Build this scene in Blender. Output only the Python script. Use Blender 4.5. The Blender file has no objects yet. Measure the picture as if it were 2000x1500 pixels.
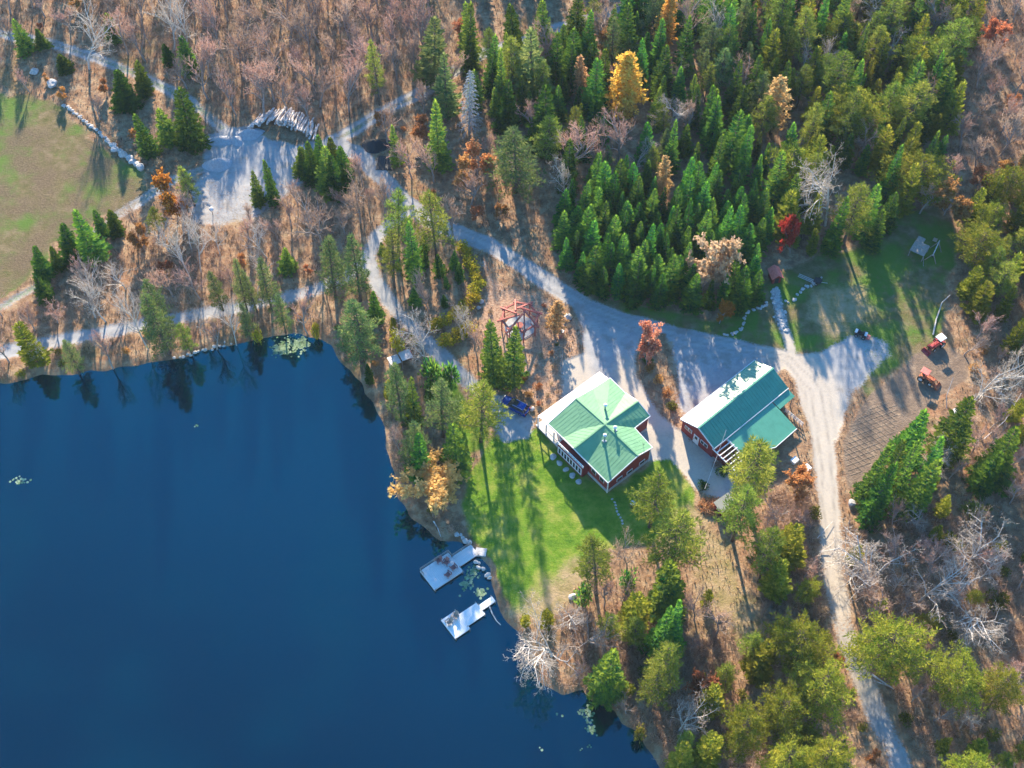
import bpy, bmesh, math, random
import numpy as np
from mathutils import Vector, Matrix

# ------------------------------------------------------------------ camera, sky, sun, exposure
scene = bpy.context.scene
F, TH, H = 2500.0, math.radians(34.3), 169.0       # focal length in photo pixels, tilt from straight down, height
CT, ST = math.cos(TH), math.sin(TH)
CY = -H * math.tan(TH)
cam_d = bpy.data.cameras.new('camera'); cam = bpy.data.objects.new('camera', cam_d)
scene.collection.objects.link(cam)
cam.location = (0, CY, H); cam.rotation_euler = (TH, 0, 0)
cam_d.sensor_width = 36; cam_d.lens = 36 * F / 2000; cam_d.clip_end = 6000; cam_d.clip_start = 1
scene.camera = cam

SUN_EL = math.radians(21.5); SAZ = math.radians(-7.0)     # azimuth from +Y towards +X
sd_ = Vector((math.sin(SAZ) * math.cos(SUN_EL), math.cos(SAZ) * math.cos(SUN_EL), math.sin(SUN_EL)))
world = bpy.data.worlds.new('World'); scene.world = world; world.use_nodes = True
wn = world.node_tree; bg = wn.nodes['Background']
sky = wn.nodes.new('ShaderNodeTexSky'); sky.sky_type = 'NISHITA'; sky.sun_disc = False
sky.sun_elevation = SUN_EL; sky.sun_rotation = SAZ; sky.air_density = 1.0; sky.dust_density = 0.2; sky.ozone_density = 2.0
hs_ = wn.nodes.new('ShaderNodeHueSaturation'); hs_.inputs['Saturation'].default_value = 1.35
wn.links.new(sky.outputs[0], hs_.inputs['Color']); wn.links.new(hs_.outputs[0], bg.inputs[0]); bg.inputs[1].default_value = 0.13
sun_d = bpy.data.lights.new('sun', 'SUN'); sun = bpy.data.objects.new('sun', sun_d); scene.collection.objects.link(sun)
sun_d.energy = 4.8; sun_d.angle = math.radians(1.0); sun_d.color = (1.0, 0.84, 0.62)
sun.rotation_euler = (-sd_).to_track_quat('-Z', 'Y').to_euler(); sun.location = (0, 0, 200)
vs = scene.view_settings
vs.view_transform = 'Standard'; vs.look = 'None'; vs.gamma = 1.0; vs.exposure = 1.9
scene.cycles.max_bounces = 6; scene.cycles.diffuse_bounces = 3; scene.cycles.glossy_bounces = 3
scene.cycles.transmission_bounces = 3; scene.cycles.transparent_max_bounces = 4
scene.cycles.use_denoising = True

COL = scene.collection
NTH = ['first', 'second', 'third', 'fourth', 'fifth', 'sixth', 'seventh', 'eighth', 'ninth', 'tenth']
rng = np.random.default_rng(7); R_ = random.Random(11)

# ------------------------------------------------------------------ helpers
def P(px, py, z=0.0):
    """photo pixel -> place on the level z"""
    dx = (px - 1000) / F; dy = -(py - 750) / F
    y = dy * CT + ST; zz = dy * ST - CT
    t = (z - H) / zz
    return (dx * t, CY + y * t)
def PP(pts, z=0.0): return [P(a, b, z) for a, b in pts]
def scale_at(x, y): return F / ((y - CY) * ST + H * CT)          # photo pixels per metre there
def height_from(y, ty):
    k = (750 - ty) / F; vy = y - CY
    return H + vy * (k * ST - CT) / (ST + k * CT)

def tag(o, label=None, cat=None, group=None, kind=None):
    if label: o['label'] = label
    if cat: o['category'] = cat
    if group: o['group'] = group
    if kind: o['kind'] = kind
    return o
def empty(name, loc=(0, 0, 0), rz=0.0, label=None, cat=None, group=None):
    o = bpy.data.objects.new(name, None); COL.objects.link(o)
    o.location = loc; o.rotation_euler = (0, 0, rz); o.empty_display_size = 0.3
    return tag(o, label, cat, group)
def link(name, me, parent=None, loc=(0, 0, 0)):
    o = bpy.data.objects.new(name, me); COL.objects.link(o); o.location = loc
    if parent: o.parent = parent
    return o

class MB:
    def __init__(s): s.v = []; s.f = []; s.t = []
    def add(s, vs, fs, tint=0.5):
        n = len(s.v); s.v += [tuple(p) for p in vs]; s.f += [tuple(i + n for i in f) for f in fs]; s.t += [tint] * len(vs)
        return s
    def box(s, c, d, rz=0.0, taper=1.0):
        x, y, z = d[0] / 2, d[1] / 2, d[2] / 2; cr, sr = math.cos(rz), math.sin(rz); vs = []
        for k, t in ((-1, 1.0), (1, taper)):
            for a, b in ((-1, -1), (1, -1), (1, 1), (-1, 1)):
                X, Y = a * x * t, b * y * t
                vs.append((c[0] + X * cr - Y * sr, c[1] + X * sr + Y * cr, c[2] + k * z))
        return s.add(vs, [(3, 2, 1, 0), (4, 5, 6, 7), (0, 1, 5, 4), (1, 2, 6, 5), (2, 3, 7, 6), (3, 0, 4, 7)])
    def tube(s, pts, rad, n=6, cap=True, tint=0.5):
        pts = [Vector(p) for p in pts]
        if not hasattr(rad, '__len__'): rad = [rad] * len(pts)
        vs = []; fs = []
        for i, p in enumerate(pts):
            d = (pts[min(i + 1, len(pts) - 1)] - pts[max(i - 1, 0)]).normalized()
            a = d.cross(Vector((0.13, 0.31, 0.94)) if abs(d.z) < 0.9 else Vector((1, 0.1, 0))).normalized(); b = d.cross(a)
            for k in range(n):
                t = 2 * math.pi * k / n; vs.append(p + (a * math.cos(t) + b * math.sin(t)) * rad[i])
        for i in range(len(pts) - 1):
            for k in range(n):
                fs.append((i * n + k, i * n + (k + 1) % n, (i + 1) * n + (k + 1) % n, (i + 1) * n + k))
        if cap: fs += [tuple(range(n - 1, -1, -1)), tuple((len(pts) - 1) * n + k for k in range(n))]
        return s.add(vs, fs, tint)
    def bar(s, a, b, w, h=None):
        a, b = Vector(a), Vector(b); h = h or w; d = (b - a).normalized()
        r = d.cross(Vector((0, 0, 1))); r = r.normalized() if r.length > 1e-4 else Vector((1, 0, 0)); u = r.cross(d)
        vs = [p + r * (i * w / 2) + u * (j * h / 2) for p in (a, b) for i, j in ((-1, -1), (1, -1), (1, 1), (-1, 1))]
        return s.add(vs, [(3, 2, 1, 0), (4, 5, 6, 7), (0, 1, 5, 4), (1, 2, 6, 5), (2, 3, 7, 6), (3, 0, 4, 7)])
    def slab(s, poly, t):
        """polygon of 3-D points thickened downwards"""
        n = len(poly); vs = [tuple(p) for p in poly] + [(p[0], p[1], p[2] - t) for p in poly]
        fs = [tuple(range(n)), tuple(range(2 * n - 1, n - 1, -1))] + [(i, i + n, (i + 1) % n + n, (i + 1) % n) for i in range(n)]
        return s.add(vs, fs)
    def prism(s, poly, z0, z1):
        return s.slab([(p[0], p[1], z1) for p in poly], z1 - z0)
    def mesh(s, name, mat, smooth=False):
        me = bpy.data.meshes.new(name); me.from_pydata(s.v, [], s.f)
        if mat: me.materials.append(mat)
        if any(t != 0.5 for t in s.t):
            a = me.attributes.new('tint', 'FLOAT', 'POINT'); a.data.foreach_set('value', np.array(s.t, dtype=np.float32))
        if smooth: me.polygons.foreach_set('use_smooth', [True] * len(me.polygons))
        me.update(); return me
    def build(s, name, mat, parent=None, loc=(0, 0, 0), smooth=False, bevel=0.0):
        me = s.mesh(name, mat, smooth)
        if bevel:
            bm = bmesh.new(); bm.from_mesh(me); bmesh.ops.recalc_face_normals(bm, faces=bm.faces)
            bmesh.ops.bevel(bm, geom=list(bm.edges), offset=bevel, segments=2, affect='EDGES', profile=0.5)
            bm.to_mesh(me); bm.free()
        return link(name, me, parent, loc)

def fix_normals(me):
    bm = bmesh.new(); bm.from_mesh(me); bmesh.ops.recalc_face_normals(bm, faces=bm.faces); bm.to_mesh(me); bm.free()

# ------------------------------------------------------------------ materials
def newmat(name):
    m = bpy.data.materials.new(name); m.use_nodes = True; nt = m.node_tree; b = nt.nodes['Principled BSDF']
    return m, nt, b
def mix_node(nt, a, b, f):
    n = nt.nodes.new('ShaderNodeMix'); n.data_type = 'RGBA'
    for s, val in ((6, a), (7, b), (0, f)):
        if hasattr(val, 'links') or hasattr(val, 'is_linked'): nt.links.new(val, n.inputs[s])
        else: n.inputs[s].default_value = (*val, 1) if s else val
    return n.outputs[2]
def noise(nt, sc, det=4, rough=0.6, coord='Object', dim=None):
    tc = nt.nodes.new('ShaderNodeTexCoord'); n = nt.nodes.new('ShaderNodeTexNoise')
    n.inputs['Scale'].default_value = sc; n.inputs['Detail'].default_value = det; n.inputs['Roughness'].default_value = rough
    nt.links.new(tc.outputs[coord], n.inputs['Vector']); return n.outputs[0]
def mrange(nt, v, a, b, c=0.0, d=1.0):
    n = nt.nodes.new('ShaderNodeMapRange'); n.interpolation_type = 'SMOOTHSTEP'
    n.inputs[1].default_value = a; n.inputs[2].default_value = b; n.inputs[3].default_value = c; n.inputs[4].default_value = d
    nt.links.new(v, n.inputs[0]); return n.outputs[0]
def ramp(nt, v, stops):
    n = nt.nodes.new('ShaderNodeValToRGB'); e = n.color_ramp.elements
    while len(e) < len(stops): e.new(0.5)
    for i, (p, c) in enumerate(stops): e[i].position = p; e[i].color = (*c, 1)
    nt.links.new(v, n.inputs[0]); return n.outputs[0]
def math_n(nt, op, a, b):
    n = nt.nodes.new('ShaderNodeMath'); n.operation = op
    for i, val in enumerate((a, b)):
        if hasattr(val, 'is_linked'): nt.links.new(val, n.inputs[i])
        else: n.inputs[i].default_value = val
    return n.outputs[0]
def bump(nt, b, h, st=0.3, d=0.05):
    n = nt.nodes.new('ShaderNodeBump'); n.inputs['Strength'].default_value = st; n.inputs['Distance'].default_value = d
    nt.links.new(h, n.inputs['Height']); nt.links.new(n.outputs[0], b.inputs['Normal'])
def plain(name, c1, c2=None, sc=3.0, rough=0.7, metal=0.0, bs=0.2, spec=0.4):
    m, nt, b = newmat(name); c2 = c2 or tuple(x * 0.7 for x in c1)
    nz = noise(nt, sc, 6); nt.links.new(mix_node(nt, c2, c1, mrange(nt, nz, 0.3, 0.65)), b.inputs['Base Color'])
    b.inputs['Roughness'].default_value = rough; b.inputs['Metallic'].default_value = metal; b.inputs['Specular IOR Level'].default_value = spec
    if bs: bump(nt, b, noise(nt, sc * 4, 4), bs, 0.02)
    return m
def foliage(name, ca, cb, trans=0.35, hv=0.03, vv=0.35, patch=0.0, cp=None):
    """leaf material: colour varies leaf by leaf and tree by tree, some light passes through"""
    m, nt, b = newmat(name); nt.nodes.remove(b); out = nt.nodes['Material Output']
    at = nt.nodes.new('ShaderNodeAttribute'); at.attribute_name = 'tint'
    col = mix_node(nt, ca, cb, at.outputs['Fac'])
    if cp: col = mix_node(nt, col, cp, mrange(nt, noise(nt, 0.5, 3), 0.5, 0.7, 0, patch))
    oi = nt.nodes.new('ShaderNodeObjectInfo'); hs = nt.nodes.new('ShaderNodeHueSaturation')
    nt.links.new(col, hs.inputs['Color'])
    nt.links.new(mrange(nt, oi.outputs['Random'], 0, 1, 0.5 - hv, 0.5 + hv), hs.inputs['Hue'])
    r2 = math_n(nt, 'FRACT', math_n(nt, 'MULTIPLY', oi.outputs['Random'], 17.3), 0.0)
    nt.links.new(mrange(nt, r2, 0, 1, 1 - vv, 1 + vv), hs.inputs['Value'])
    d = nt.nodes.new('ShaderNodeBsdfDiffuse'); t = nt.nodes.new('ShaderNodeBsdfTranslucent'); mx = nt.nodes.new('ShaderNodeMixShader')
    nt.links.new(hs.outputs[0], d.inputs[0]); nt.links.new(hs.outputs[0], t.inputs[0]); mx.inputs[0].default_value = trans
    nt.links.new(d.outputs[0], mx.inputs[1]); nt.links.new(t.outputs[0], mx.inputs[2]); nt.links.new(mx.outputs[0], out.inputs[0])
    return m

M = {}
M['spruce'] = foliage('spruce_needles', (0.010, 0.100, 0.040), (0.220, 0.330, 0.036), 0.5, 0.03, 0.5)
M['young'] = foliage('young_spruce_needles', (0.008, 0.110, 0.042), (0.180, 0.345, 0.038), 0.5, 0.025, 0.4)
M['pine'] = foliage('pine_needles', (0.085, 0.160, 0.022), (0.370, 0.400, 0.070), 0.5, 0.02, 0.25)
M['olive'] = foliage('cedar_foliage', (0.090, 0.150, 0.015), (0.400, 0.380, 0.050), 0.5, 0.015, 0.25)
M['palepine'] = foliage('pale_pine_needles', (0.065, 0.145, 0.055), (0.280, 0.330, 0.100), 0.45, 0.02, 0.2)
M['gold'] = foliage('larch_gold', (0.66, 0.36, 0.06), (0.86, 0.56, 0.14), 0.5, 0.012, 0.12)
M['goldtan'] = foliage('tan_gold_leaves', (0.62, 0.36, 0.12), (0.84, 0.56, 0.24), 0.5, 0.01, 0.1)
M['dullred'] = foliage('dull_red_leaves', (0.48, 0.15, 0.10), (0.64, 0.30, 0.19), 0.4, 0.01, 0.1)
M['peach'] = foliage('peach_leaves', (0.46, 0.28, 0.12), (0.66, 0.45, 0.22), 0.5, 0.015, 0.15)
M['orange'] = foliage('orange_leaves', (0.34, 0.12, 0.02), (0.52, 0.22, 0.04), 0.4, 0.015, 0.15)
M['red'] = foliage('red_leaves', (0.36, 0.035, 0.025), (0.50, 0.09, 0.05), 0.35, 0.01, 0.15)
M['copper'] = foliage('copper_leaves', (0.38, 0.16, 0.06), (0.58, 0.30, 0.12), 0.4, 0.02, 0.25)
M['pinktan'] = foliage('beech_leaves', (0.42, 0.27, 0.18), (0.62, 0.42, 0.28), 0.45, 0.015, 0.15)
M['hedge'] = foliage('hedge_leaves', (0.26, 0.23, 0.015), (0.58, 0.47, 0.05), 0.35, 0.012, 0.15)
M['shrub'] = foliage('shrub_leaves', (0.10, 0.13, 0.02), (0.24, 0.22, 0.04), 0.35, 0.03, 0.3)
M['brownshrub'] = foliage('dry_shrub_twigs', (0.26, 0.175, 0.115), (0.50, 0.385, 0.26), 0.35, 0.02, 0.25)
M['twig'] = foliage('bare_twigs', (0.38, 0.225, 0.165), (0.56, 0.375, 0.285), 0.25, 0.015, 0.2)
M['twigpale'] = foliage('pale_twigs', (0.33, 0.27, 0.23), (0.50, 0.42, 0.36), 0.25, 0.01, 0.12)
M['deadtwig'] = foliage('dead_spruce_twigs', (0.34, 0.33, 0.33), (0.50, 0.49, 0.48), 0.1, 0.01, 0.1)
M['brush'] = foliage('undergrowth', (0.15, 0.085, 0.055), (0.50, 0.345, 0.21), 0.3, 0.0, 0.0)
M['bark'] = plain('bark_brown', (0.13, 0.10, 0.08), (0.07, 0.05, 0.04), 6, 0.95)
M['barkgrey'] = plain('bark_grey', (0.36, 0.30, 0.27), (0.22, 0.18, 0.16), 5, 0.95)
M['birch'] = plain('bark_birch', (0.60, 0.55, 0.50), (0.34, 0.30, 0.27), 4, 0.9)

def roofmat(name, c1, c2, ang, metal=0.0, ro=0.62, sp=0.3):
    m, nt, b = newmat(name)
    tc = nt.nodes.new('ShaderNodeTexCoord'); mp = nt.nodes.new('ShaderNodeMapping'); mp.inputs['Rotation'].default_value = (0, 0, ang)
    w = nt.nodes.new('ShaderNodeTexWave'); w.inputs['Scale'].default_value = 0.7; w.inputs['Distortion'].default_value = 0.0
    nt.links.new(tc.outputs['Object'], mp.inputs[0]); nt.links.new(mp.outputs[0], w.inputs[0])
    base_ = mix_node(nt, c2, c1, mrange(nt, noise(nt, 0.8, 6, 0.65), 0.25, 0.6)); base_ = mix_node(nt, base_, tuple(x * .6 + .03 for x in c2), mrange(nt, noise(nt, 2.2, 8, 0.75), 0.55, 0.75, 0, .5)); base_ = mix_node(nt, base_, (0.24, 0.15, 0.08), mrange(nt, noise(nt, 7.0, 3, 0.6), 0.70, 0.78, 0, .6))
    nt.links.new(base_, b.inputs['Base Color'])
    b.inputs['Roughness'].default_value = ro; b.inputs['Specular IOR Level'].default_value = sp; b.inputs['Metallic'].default_value = metal
    bump(nt, b, mrange(nt, w.outputs[0], 0.85, 1.0), 0.25, 0.03); return m
M['roof'] = roofmat('green_metal_roof', (0.150, 0.330, 0.175), (0.115, 0.275, 0.140), 0)
M['roof2'] = roofmat('teal_metal_roof', (0.070, 0.290, 0.185), (0.052, 0.240, 0.150), 0, 0.0, 0.42, 0.75)
M['roofpale'] = roofmat('pale_porch_roof', (0.62, 0.55, 0.53), (0.50, 0.43, 0.42), 0)
M['roofcream'] = roofmat('cream_shed_roof', (0.52, 0.48, 0.38), (0.42, 0.38, 0.30), 0)
M['red'+'wall'] = plain('red_board_wall', (0.28, 0.035, 0.032), (0.20, 0.025, 0.025), 2.5, 0.7)
M['redroof'] = plain('red_roofing', (0.72, 0.19, 0.15), (0.58, 0.13, 0.10), 2.5, 0.6)
M['white'] = plain('white_paint', (0.78, 0.77, 0.76), (0.64, 0.63, 0.62), 3, 0.5, bs=0.05)
M['concrete'] = plain('concrete', (0.42, 0.42, 0.41), (0.30, 0.30, 0.30), 2, 0.9)
M['stone'] = plain('pale_stone', (0.50, 0.48, 0.46), (0.30, 0.29, 0.28), 3, 0.9, bs=0.6)
M['glass'] = plain('window_glass', (0.03, 0.035, 0.045), (0.02, 0.025, 0.03), 1, 0.08, bs=0, spec=0.8)
M['dark'] = plain('dark_metal', (0.03, 0.03, 0.035), (0.015, 0.015, 0.018), 4, 0.5)
M['rubber'] = plain('tyre_rubber', (0.02, 0.02, 0.02), (0.012, 0.012, 0.012), 8, 0.85)
M['steel'] = plain('galvanised_steel', (0.55, 0.56, 0.57), (0.4, 0.41, 0.42), 5, 0.35, 0.7)
M['deck'] = plain('weathered_deck', (0.68, 0.65, 0.65), (0.52, 0.49, 0.49), 4, 0.85)
M['wood'] = plain('weathered_wood', (0.36, 0.29, 0.24), (0.24, 0.19, 0.16), 4, 0.9)
M['lath'] = plain('earthy_lath', (0.36, 0.28, 0.20), (0.22, 0.165, 0.12), 1.2, 0.95)
M['redwood'] = plain('red_stained_wood', (0.42, 0.13, 0.10), (0.30, 0.085, 0.07), 5, 0.8)
M['log'] = plain('peeled_log', (0.70, 0.63, 0.59), (0.30, 0.24, 0.21), 1.6, 0.9, bs=0.5)
M['carblue'] = plain('blue_car_paint', (0.008, 0.055, 0.28), (0.006, 0.045, 0.24), 0.5, 0.22, 0.3, bs=0, spec=0.6)
M['tracred'] = plain('tractor_red_paint', (0.46, 0.05, 0.05), (0.30, 0.035, 0.035), 2, 0.55, bs=0.05)
M['tracorange'] = plain('tractor_orange_paint', (0.58, 0.16, 0.06), (0.38, 0.11, 0.05), 2, 0.6, bs=0.05)
M['tarp'] = plain('black_sheeting', (0.012, 0.014, 0.02), (0.006, 0.007, 0.01), 2, 0.55, bs=0.5)
M['gravelpile'] = plain('gravel_heap', (0.40, 0.41, 0.43), (0.30, 0.31, 0.33), 3, 0.95, bs=0.8)
M['lily'] = foliage('lily_pads', (0.12, 0.20, 0.09), (0.32, 0.40, 0.25), 0.1, 0.0, 0.0)

# ------------------------------------------------------------------ the lie of the land
def vnoise(x, y, s, seed):
    r = np.random.default_rng(seed); g = r.random((128, 128))
    a = x / s + 1000.3; b = y / s + 1000.7; i = np.floor(a).astype(int); j = np.floor(b).astype(int); fx = a - i; fy = b - j
    fx = fx * fx * (3 - 2 * fx); fy = fy * fy * (3 - 2 * fy); G = lambda m, n: g[m % 128, n % 128]
    return (G(i, j) * (1 - fx) + G(i + 1, j) * fx) * (1 - fy) + (G(i, j + 1) * (1 - fx) + G(i + 1, j + 1) * fx) * fy
def seg_dist(X, Y, pts, closed):
    d = np.full(X.shape, 1e9); n = len(pts)
    for i in range(n if closed else n - 1):
        (ax, ay), (bx, by) = pts[i], pts[(i + 1) % n]; dx, dy = bx - ax, by - ay; L = dx * dx + dy * dy + 1e-9
        t = np.clip(((X - ax) * dx + (Y - ay) * dy) / L, 0, 1)
        d = np.minimum(d, np.hypot(X - ax - t * dx, Y - ay - t * dy))
    return d
def sd_poly(X, Y, pts):
    """positive inside"""
    d = seg_dist(X, Y, pts, True); ins = np.zeros(X.shape, bool); n = len(pts)
    for i in range(n):
        (ax, ay), (bx, by) = pts[i], pts[(i + 1) % n]
        if ay == by: continue
        c = ((ay > Y) != (by > Y)) & (X < (bx - ax) * (Y - ay) / (by - ay) + ax); ins ^= c
    return np.where(ins, d, -d)

SHORE = [(-260, 775), (-100, 758), (0, 745), (60, 735), (150, 727), (240, 714), (300, 706), (350, 694), (400, 683), (450, 668), (500, 656),
         (545, 650), (585, 652), (620, 658), (648, 672), (668, 702), (700, 742), (730, 790), (748, 830), (760, 890), (768, 935), (780, 970),
         (805, 1005), (832, 1032), (862, 1052), (895, 1056), (915, 1068), (936, 1092), (952, 1112), (957, 1142), (967, 1168), (988, 1203),
         (1012, 1228), (1032, 1255), (1042, 1292), (1062, 1332), (1100, 1352), (1138, 1347), (1162, 1366), (1200, 1386), (1216, 1412),
         (1242, 1432), (1268, 1462), (1292, 1500), (1335, 1565), (1420, 1700)]
LAKE = PP(SHORE) + [(60, -160), (-60, -300), (-420, -300), (-420, 10)]
WATER_Z = -0.40
def land_sd(X, Y): return -sd_poly(X, Y, LAKE) + (vnoise(X, Y, 2.5, 3) - 0.5) * 1.2
def land_h(X, Y, s): return np.interp(s, [-60, -6, 0, 1.6, 4], [-5, -2.2, WATER_Z, -0.06, 0.0]) + np.where(s > 1, (vnoise(X, Y, 5, 5) - 0.5) * 0.06, 0)

ROADS = [  # photo centre lines and widths in metres
    ([(650, 275), (700, 300), (745, 345), (790, 395), (840, 432), (900, 458), (960, 482), (1020, 517), (1090, 565), (1150, 600), (1230, 630),
      (1330, 655), (1430, 676), (1540, 702), (1592, 760), (1608, 850), (1616, 950), (1623, 1050), (1630, 1130), (1646, 1220), (1678, 1310),
      (1718, 1400), (1762, 1500), (1820, 1640)], 3.2),
    ([(1548, 700), (1540, 665), (1530, 636), (1522, 605), (1515, 570)], 1.3),
    ([(1420, -60), (1340, -27), (1260, 0), (1150, 36), (1070, 62), (1000, 86), (940, 106), (880, 145), (830, 178), (785, 200), (740, 222), (690, 255), (650, 275)], 2.9),
    ([(440, 255), (390, 212), (330, 175), (260, 142), (190, 114), (100, 84), (0, 66), (-120, 45)], 2.5),
    ([(-160, 712), (0, 688), (100, 668), (200, 650), (300, 630), (400, 612), (500, 595), (560, 580), (610, 568), (680, 540), (715, 505), (735, 462), (790, 415)], 2.9),
    ([(-120, 680), (-20, 615), (30, 583), (70, 560), (130, 505), (230, 420), (270, 395), (330, 355), (400, 330)], 2.3),
    ([(715, 500), (735, 552), (770, 602), (820, 652), (870, 702), (920, 752), (965, 790), (1010, 820)], 2.7),
    ([(860, 668), (905, 640), (950, 602), (962, 560), (945, 510)], .8)]
YARD = [[(1112, 585), (1245, 638), (1258, 652), (1240, 690), (1242, 735), (1282, 800), (1342, 850), (1388, 945), (1362, 962), (1310, 895), (1268, 902),
         (1180, 850), (1100, 775), (1098, 705), (1140, 690), (1138, 640)],
        [(1312, 652), (1560, 700), (1520, 725), (1345, 818), (1327, 795), (1320, 700)],
        [(1540, 692), (1600, 690), (1680, 645), (1736, 668), (1742, 695), (1702, 730), (1655, 790), (1636, 860), (1590, 860), (1560, 770)],
        [(1340, 850), (1400, 895), (1445, 925), (1425, 978), (1370, 965), (1345, 900)],
        [(955, 768), (990, 772), (1046, 820), (1032, 856), (985, 862), (962, 825)]]
PAD = [(398, 268), (440, 250), (490, 245), (520, 272), (580, 284), (650, 268), (700, 292), (625, 330), (560, 385), (500, 432), (430, 442), (372, 440), (368, 372), (398, 330)]
LAWN = [[(1046, 838), (1190, 968), (1282, 888), (1322, 900), (1362, 962), (1345, 1010), (1268, 1062), (1160, 1075), (1120, 1140), (1060, 1215), (1005, 1195), (962, 1120),
         (928, 1055), (905, 1000), (908, 930), (955, 858), (1000, 852)], [(848, 760), (880, 735), (910, 775), (950, 830), (950, 880), (905, 900), (880, 830)]]
MEADOW = [(-200, 150), (0, 185), (100, 205), (190, 270), (270, 342), (288, 380), (200, 420), (110, 470), (62, 540), (-30, 612), (-200, 700)]
CLEAR = [(1150, 570), (1250, 600), (1400, 622), (1440, 612), (1500, 540), (1560, 515), (1700, 470), (1760, 420), (1830, 395), (1872, 470), (1852, 560), (1842, 650), (1800, 692), (1745, 722),
         (1690, 770), (1650, 720), (1600, 690), (1540, 690), (1430, 668), (1250, 628), (1150, 592)]
GARDEN = [(1645, 870), (1675, 800), (1720, 755), (1790, 692), (1850, 676), (1900, 702), (1882, 742), (1835, 782), (1765, 842), (1700, 915), (1655, 965)]
DRY = [[(1350, 1010), (1430, 1062), (1482, 1180), (1500, 1275), (1420, 1252), (1352, 1200), (1372, 1100)], [(1120, 1080), (1180, 1090), (1130, 1180), (1060, 1235), (1000, 1195), (1060, 1140)],
       [(1345, 990), (1290, 1060), (1330, 1080), (1400, 1010)], [(1570, 560), (1680, 555), (1700, 620), (1640, 660), (1560, 640)]]
ISLE = [(1252, 652), (1300, 648), (1316, 690), (1322, 790), (1342, 822), (1320, 835), (1282, 800), (1245, 735), (1240, 695)]
BED = [(952, 540), (1100, 600), (1140, 640), (1135, 690), (1100, 705), (1098, 775), (1060, 800), (1030, 770), (1010, 740), (950, 700), (930, 650)]

def terrain_fields(X, Y):
    s = land_sd(X, Y); w1 = (vnoise(X, Y, 1.6, 8) - 0.5) * 1.1 + (vnoise(X, Y, 5, 9) - 0.5) * 1.2
    road = np.full(X.shape, -1e9)
    for pl, w in ROADS: road = np.maximum(road, w / 2 - seg_dist(X, Y, PP(pl), False))
    yard = np.maximum.reduce([sd_poly(X, Y, PP(p)) for p in YARD]); isle = sd_poly(X, Y, PP(ISLE))
    yard = np.minimum(yard, -isle); pad = sd_poly(X, Y, PP(PAD))
    gr = np.maximum.reduce([road, yard, pad]); gr = np.where(isle > 0, -isle, gr) + w1 * 0.35
    lawn = np.maximum.reduce([sd_poly(X, Y, PP(p)) for p in LAWN]) + w1
    mead = sd_poly(X, Y, PP(MEADOW)) + w1 * 1.5; clr = sd_poly(X, Y, PP(CLEAR)) + w1
    gar = sd_poly(X, Y, PP(GARDEN)) + w1 * 0.6; dry = np.maximum.reduce([sd_poly(X, Y, PP(p)) for p in DRY]) + w1 * 2
    bed = sd_poly(X, Y, PP(BED)) + w1
    return dict(s=s, road=road, yard=yard, pad=pad, gravel=gr, lawn=lawn, meadow=mead, clearing=clr, garden=gar, dry=dry, bed=bed)
def sst(v, a, b): t = np.clip((v - a) / (b - a), 0, 1); return t * t * (3 - 2 * t)

mt, nt, b = newmat('terrain'); M['terrain'] = mt
def attr(nm):
    a = nt.nodes.new('ShaderNodeAttribute'); a.attribute_name = nm; return a.outputs['Fac']
n_big = noise(nt, 0.09, 5, 0.6); n_mid = noise(nt, 0.55, 6, 0.65); n_fine = noise(nt, 2.6, 6, 0.7); n_tiny = noise(nt, 9.0, 4, 0.7)
litter = ramp(nt, n_mid, [(0.25, (0.112, 0.066, 0.046)), (0.40, (0.200, 0.122, 0.075)), (0.50, (0.290, 0.180, 0.105)), (0.60, (0.390, 0.270, 0.165)), (0.8, (0.280, 0.220, 0.115))])
litter = mix_node(nt, litter, (0.33, 0.15, 0.06), mrange(nt, n_fine, 0.52, 0.7, 0, 0.6))
litter = mix_node(nt, litter, (0.42, 0.32, 0.22), mrange(nt, n_tiny, 0.55, 0.72, 0, 0.55))
litter = mix_node(nt, litter, (0.14, 0.12, 0.04), mrange(nt, n_big, 0.55, 0.68, 0, 0.55))
litter = mix_node(nt, litter, (0.36, 0.15, 0.07), mrange(nt, noise(nt, 0.16, 4), 0.52, 0.68, 0, 0.45))
def wmix(base, col, name, soft=0.22, amp=0.5):
    w = math_n(nt, 'ADD', attr(name), math_n(nt, 'MULTIPLY', math_n(nt, 'SUBTRACT', n_fine, 0.5), amp))
    return mix_node(nt, base, col, mrange(nt, w, 0.5 - soft, 0.5 + soft))
grass_dull = ramp(nt, n_mid, [(0.3, (0.090, 0.095, 0.030)), (0.5, (0.160, 0.130, 0.060)), (0.68, (0.240, 0.180, 0.110))])
grass_dull = mix_node(nt, grass_dull, (0.075, 0.180, 0.018), mrange(nt, n_big, 0.44, 0.58, 0, 0.8))
grass_live = ramp(nt, n_mid, [(0.3, (0.055, 0.145, 0.012)), (0.5, (0.120, 0.220, 0.018)), (0.7, (0.230, 0.270, 0.045))])
grass_live = mix_node(nt, grass_live, (0.30, 0.30, 0.07), mrange(nt, n_tiny, 0.52, 0.72, 0, 0.5))
grass_live = mix_node(nt, grass_live, (0.34, 0.32, 0.08), mrange(nt, noise(nt, 0.22, 5), 0.5, 0.66, 0, 0.6))
dry = ramp(nt, n_mid, [(0.3, (0.200, 0.170, 0.060)), (0.5, (0.330, 0.250, 0.130)), (0.7, (0.420, 0.300, 0.190))])
soil = ramp(nt, n_mid, [(0.3, (0.150, 0.108, 0.080)), (0.55, (0.220, 0.160, 0.115)), (0.7, (0.340, 0.250, 0.170))])
grav = ramp(nt, n_mid, [(0.3, (0.25, 0.255, 0.265)), (0.5, (0.32, 0.32, 0.32)), (0.7, (0.40, 0.38, 0.36))])
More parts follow.
